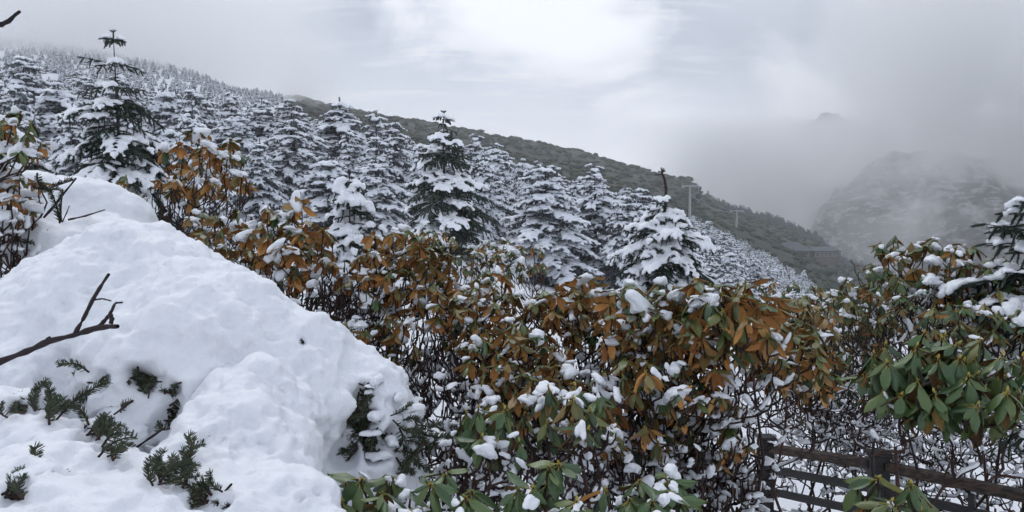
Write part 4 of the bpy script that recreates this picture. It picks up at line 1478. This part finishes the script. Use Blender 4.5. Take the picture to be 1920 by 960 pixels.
def fence():
    tops = [at(1288, 842, 8.2), at(1436, 822, 6.7), at(1648, 852, 5.75), at(2010, 925, 4.75)]
    A, B = tops[1], tops[3]
    foot = ground(tops[1].x, tops[1].y)
    o = thing('fence', 'black wooden fence with a worn brown top rail at lower right', 'fence', (A.x, A.y, A.z - 1.15))
    off = Vector(o.location)

    def add(name, c, ax, ay, az, mat, bev=0.006):
        a = Acc()
        cuboid(a, np.array(c - off), ax, ay, az, 0, bev)
        return link(name, a.mesh(name, [M[mat]], False), o)
    for i, t in enumerate(tops):
        if i == 0:
            continue
        h = 0.72
        add('post', t - Vector((0, 0, h)), (0.062, 0, 0), (0, 0.062, 0), (0, 0, h), 'fence')
        add('post_cap', t + Vector((0, 0, 0.012)), (0.075, 0, 0), (0, 0.075, 0), (0, 0, 0.014), 'fence')
    for i in (1, 2):
        s, e = tops[i], tops[i + 1]
        dv = (e - s)
        L = dv.length
        x = dv.normalized()
        y = Vector((0, 0, 1)).cross(x).normalized()
        z = x.cross(y)
        mid = (s + e) / 2
        hl = L / 2 - 0.064
        add('top_rail', mid - Vector((0, 0, 0.085)), x * hl, y * 0.045, z * 0.036, 'rail', 0.008)
        for k in range(3):
            add('rail', mid - Vector((0, 0, 0.28 + 0.2 * k)), x * hl, y * 0.018, z * 0.032, 'fence', 0.004)
        if i == 2:
            add('baluster', mid - Vector((0, 0, 0.42)) + x * 0.05, x * 0.022, y * 0.016, z * 0.27, 'fence', 0.004)
    for (px, py, d, s) in [(1444, 828, 6.62, 0.035), (1646, 905, 5.65, 0.028), (1452, 832, 6.55, 0.02)]:
        p = at(px, py, d)
        link('snow_clump', LUMPS[1], o, mat4=np_mat(np.diag([s * 1.2, s, s * 0.6]), np.array(p - off)))
    q = tops[0]
    o2 = thing('fence_post', 'lone black fence post half hidden by stems left of the fence', 'fence post', (q.x, q.y, q.z - 0.9))
    a = Acc(); cuboid(a, (0, 0, 0.45), (0.075, 0, 0), (0, 0.075, 0), (0, 0, 0.45))
    link('post', a.mesh('post', [M['fence']], False), o2)
    a = Acc(); cuboid(a, (0, 0, 0.915), (0.09, 0, 0), (0, 0.09, 0), (0, 0, 0.014))
    link('post_cap', a.mesh('post_cap', [M['fence']], False), o2)


fence()


# ------------------------------------------------------------------ cableway pylons, cable and the valley station
m, N = material('galvanised_steel')
nz = N.noise(world_coord(N), 0.8, 3, 0.5)
finish(N, pbsdf(N, N.mix(nz, (0.30, 0.31, 0.33), (0.42, 0.43, 0.45)), 0.5, 0.4))
M['steel'] = m


def pylon(label, px, py_top, py_bot, d):
    tp, bt_ = at(px, py_top, d), at(px, py_bot, d)
    H = tp.z - bt_.z
    o = thing('cable_pylon', label, 'pylon', bt_, 'cableway pylons')
    a = Acc()
    tubes(a, np.array([[(0, 0, -8), (0, 0, H * 0.5), (0, 0, H)]]), np.array([[0.7, 0.55, 0.38]]), 10)
    link('mast', a.mesh('mast', [M['steel']]), o)
    a = Acc(); cuboid(a, (0, 0, H + 0.25), (3.6, 0, 0), (0, 0.4, 0), (0, 0, 0.28), 0, 0.05)
    link('crossarm', a.mesh('crossarm', [M['steel']], False), o)
    for sx in (-3.0, 3.0):
        a = Acc()
        cuboid(a, (sx, 0, H - 0.45), (0.35, 0, 0), (0, 2.2, 0), (0, 0, 0.3), 0, 0.05)
        link('pulley_battery', a.mesh('pulley_battery', [M['steel']], False), o)
        a = Acc(); cuboid(a, (sx, 0, H + 1.1), (0.09, 0, 0), (0, 0.09, 0), (0, 0, 0.62), 0, 0.02)
        link('lifting_frame', a.mesh('lifting_frame', [M['steel']], False), o)
    return tp


t1 = pylon('nearer cableway pylon standing against the bare ridge', 1293, 350, 432, 300)
t2 = pylon('farther cableway pylon at the wood edge on the right', 1381, 396, 445, 380)
t3 = at(1560, 490, 520)
t0 = at(1180, 300, 190)
for i, sx in enumerate((-3.0, 3.0)):
    a = Acc()
    pts = []
    for s, e in ((t1, t2), (t2, t3)):
        for k in np.linspace(0, 1, 9)[:-1]:
            p = s.lerp(e, k) + Vector((sx, 0, -0.2 - 3.0 * math.sin(k * math.pi)))
            pts.append(p)
    pts.append(t3 + Vector((sx, 0, 0)))
    P = np.array(pts)
    tubes(a, P[None], np.full((1, len(P)), 0.085), 5)
    o = link('cable', a.mesh('cable', [M['steel']]))
    tag(o, ('left' if sx < 0 else 'right') + ' hauling cable strung between the two pylons', 'cable', 'cableway cables')
# a cabin hanging at the nearer pylon
g = at(1309, 362, 300)
o = thing('cable_cabin', 'dark cable car cabin hanging just right of the nearer pylon', 'cable car', g)
m, N = material('cabin_paint')
finish(N, pbsdf(N, (0.035, 0.04, 0.045), 0.3, 0.5))
M['cabin'] = m
a = Acc(); cuboid(a, (0, 0, -1.2), (1.0, 0, 0), (0, 1.0, 0), (0, 0, 1.1), 0, 0.4)
link('body', a.mesh('body', [M['cabin']], False), o)
a = Acc(); tubes(a, np.array([[(0, 0, -0.2), (0.2, 0, 0.8), (0, 0, 1.9)]]), np.array([[0.1, 0.1, 0.1]]), 6)
link('hanger', a.mesh('hanger', [M['steel']]), o)

m, N = material('station_roof')
nz = N.noise(world_coord(N), 0.5, 4, 0.6)
finish(N, pbsdf(N, N.mix(nz, (0.075, 0.08, 0.09), (0.12, 0.125, 0.14)), 0.7, 0.2))
M['roof'] = m
m, N = material('station_wall')
finish(N, pbsdf(N, (0.12, 0.105, 0.095), 0.8, 0.2))
M['wall'] = m
m, N = material('station_pale_trim')
finish(N, pbsdf(N, (0.30, 0.28, 0.26), 0.7, 0.2))
M['trim'] = m
m, N = material('station_glass')
finish(N, pbsdf(N, (0.03, 0.035, 0.04), 0.15, 0.6))
M['glass'] = m


def hall(label, px, py, d, w_, dep, hw, hr, rot, hip=0.35, nwin=4, arch=False):
    p = at(px, py, d)
    o = thing('station_building', label, 'building', (p.x, p.y, p.z), 'cableway station buildings')
    o.rotation_euler = (0, 0, rot)
    a = Acc(); cuboid(a, (0, 0, hw / 2 - 2), (w_ / 2, 0, 0), (0, dep / 2, 0), (0, 0, hw / 2 + 2), 0, 0.05)
    link('wall', a.mesh('wall', [M['wall']], False), o)
    e = 1.2
    V = np.array([(-w_ / 2 - e, -dep / 2 - e, hw), (w_ / 2 + e, -dep / 2 - e, hw), (w_ / 2 + e, dep / 2 + e, hw), (-w_ / 2 - e, dep / 2 + e, hw), (-w_ / 2 * (1 - hip), 0, hw + hr), (w_ / 2 * (1 - hip), 0, hw + hr)])
    V = np.concatenate([V, V[:4] - (0, 0, 0.5)])
    F = [(0, 1, 5), (0, 5, 4), (1, 2, 5), (2, 3, 4), (2, 4, 5), (3, 0, 4), (6, 8, 7), (6, 9, 8), (0, 6, 7), (0, 7, 1), (1, 7, 8), (1, 8, 2), (2, 8, 9), (2, 9, 3), (3, 9, 6), (3, 6, 0)]
    a = Acc(); a.add(V, np.array(F))
    link('roof', a.mesh('roof', [M['roof']], False), o)
    for k in range(nwin):
        x = (k + 0.5) / nwin * w_ - w_ / 2
        a = Acc(); cuboid(a, (x, -dep / 2 - 0.06, hw * 0.5), (w_ / nwin * 0.32, 0, 0), (0, 0.08, 0), (0, 0, hw * 0.28), 0, 0.02)
        wn = link('window', a.mesh('window', [M['trim']], False), o)
        a = Acc(); cuboid(a, (x, -dep / 2 - 0.13, hw * 0.5), (w_ / nwin * 0.24, 0, 0), (0, 0.04, 0), (0, 0, hw * 0.22), 0, 0.02)
        link('pane', a.mesh('pane', [M['glass']], False), wn)
    return o


hall('low cable station hall with a grey hip roof at the wood edge', 1482, 479, 430, 19, 11, 3, 5.0, 0.25, 0.5, 4)
hall('cable station wing with pale fronts right of the grey-roofed hall', 1540, 484, 445, 16, 10, 4.6, 2.4, 0.15, 0.2, 3)


# ------------------------------------------------------------------ air: even haze, and drifting cloud on the slopes
def box_mesh(name, lo, hi):
    lo, hi = Vector(lo), Vector(hi)
    c, h = (lo + hi) / 2, (hi - lo) / 2
    V = np.array([(x, y, z) for x in (-1, 1) for y in (-1, 1) for z in (-1, 1)], float)
    F = np.array([(0, 1, 3), (0, 3, 2), (4, 6, 7), (4, 7, 5), (0, 4, 5), (0, 5, 1), (2, 3, 7), (2, 7, 6), (0, 2, 6), (0, 6, 4), (1, 5, 7), (1, 7, 3)])
    a = Acc()
    a.add(V, F)
    me = a.mesh(name, [], False)
    o = link(name, me)
    o.location = c
    o.scale = h
    return o


def build_haze():
    hz = box_mesh('haze', (-3700, -300, -300), (3700, 1950, 360))
    m, N = material('haze_air')
    v = N.n('ShaderNodeVolumePrincipled', ins={'Color': (0.97, 0.985, 1.0, 1), 'Density': HAZE, 'Anisotropy': 0.5})
    N.n('ShaderNodeOutputMaterial', ins={'Volume': v.outputs[0]})
    hz.data.materials.append(m)
    tag(hz, 'thin even winter haze filling the valley air', None, None, 'stuff')


def mist(name, label, lo, hi, dens, nscale, amp, z0, z1, zlow, seed, fade=(0.5, 0.98), gain=(0.35, 0.75)):
    """Cloud in a box: thin below z0, thick above z1 (metres), torn by noise; it fades out towards the box sides."""
    o = box_mesh(name, lo, hi)
    m, N = material(name + '_vapour')
    p = obj_coord(N)
    h = Vector(hi) - Vector(lo)
    big = max(h)
    q = N.vec(p, tuple(x / big for x in h))
    q = N.n('ShaderNodeVectorMath', operation='ADD', ins={0: q, 1: (seed, seed * 1.7, 0.3)}).outputs[0]
    nz = N.noise(q, nscale, 6, 0.6, 0.8)
    sp = N.n('ShaderNodeSeparateXYZ', ins={0: p})
    edge = None
    for k in range(3):
        e = N.maprange(N.math('ABSOLUTE', sp.outputs[k]), fade[0] if k < 2 else 0.8, fade[1], 1.0, 0.0)
        edge = e if edge is None else N.math('MULTIPLY', edge, e)
    toz = lambda z: (z - (lo[2] + hi[2]) / 2) / (h[2] / 2)
    prof = N.maprange(sp.outputs[2], toz(z0), toz(z1), zlow, 1.0)
    val = N.math('ADD', prof, N.math('MULTIPLY', N.math('SUBTRACT', nz, 0.5), amp))
    d = N.math('MULTIPLY', N.math('MULTIPLY', N.maprange(val, gain[0], gain[1]), edge), dens)
    v = N.n('ShaderNodeVolumePrincipled', ins={'Color': (0.993, 0.997, 1.0, 1), 'Density': d, 'Anisotropy': 0.5})
    N.n('ShaderNodeOutputMaterial', ins={'Volume': v.outputs[0]})
    m.cycles.volume_step_rate = 0.3
    o.data.materials.append(m)
    tag(o, label, None, None, 'stuff')


HAZE = 0.00038
build_haze()
p0, p1 = at(-700, 60, 330), at(560, 60, 330)
mist('cloud_on_left_ridge', 'low cloud veiling the wooded ridge top', (p0.x, 230, 40), (p1.x, 640, 190), 0.020, 3.4, 1.1, 56, 112, 0.12, 2.0, fade=(0.2, 0.98))
mist('valley_cloud', 'drifting cloud wrapped round the far mountains', (190, 640, -200), (2100, 960, 330), 0.028, 9.0, 6.0, 0, 140, 0.26, 4.9, fade=(0.5, 0.98), gain=(0.40, 1.1))
mist('high_valley_cloud', 'bright cloud bank behind the misty ridges hiding the peak flanks', (180, 1375, -240), (2300, 1520, 240), 0.030, 9.0, 2.6, -200, -150, 0.9, 7.7, fade=(0.8, 0.98), gain=(0.50, 1.05))
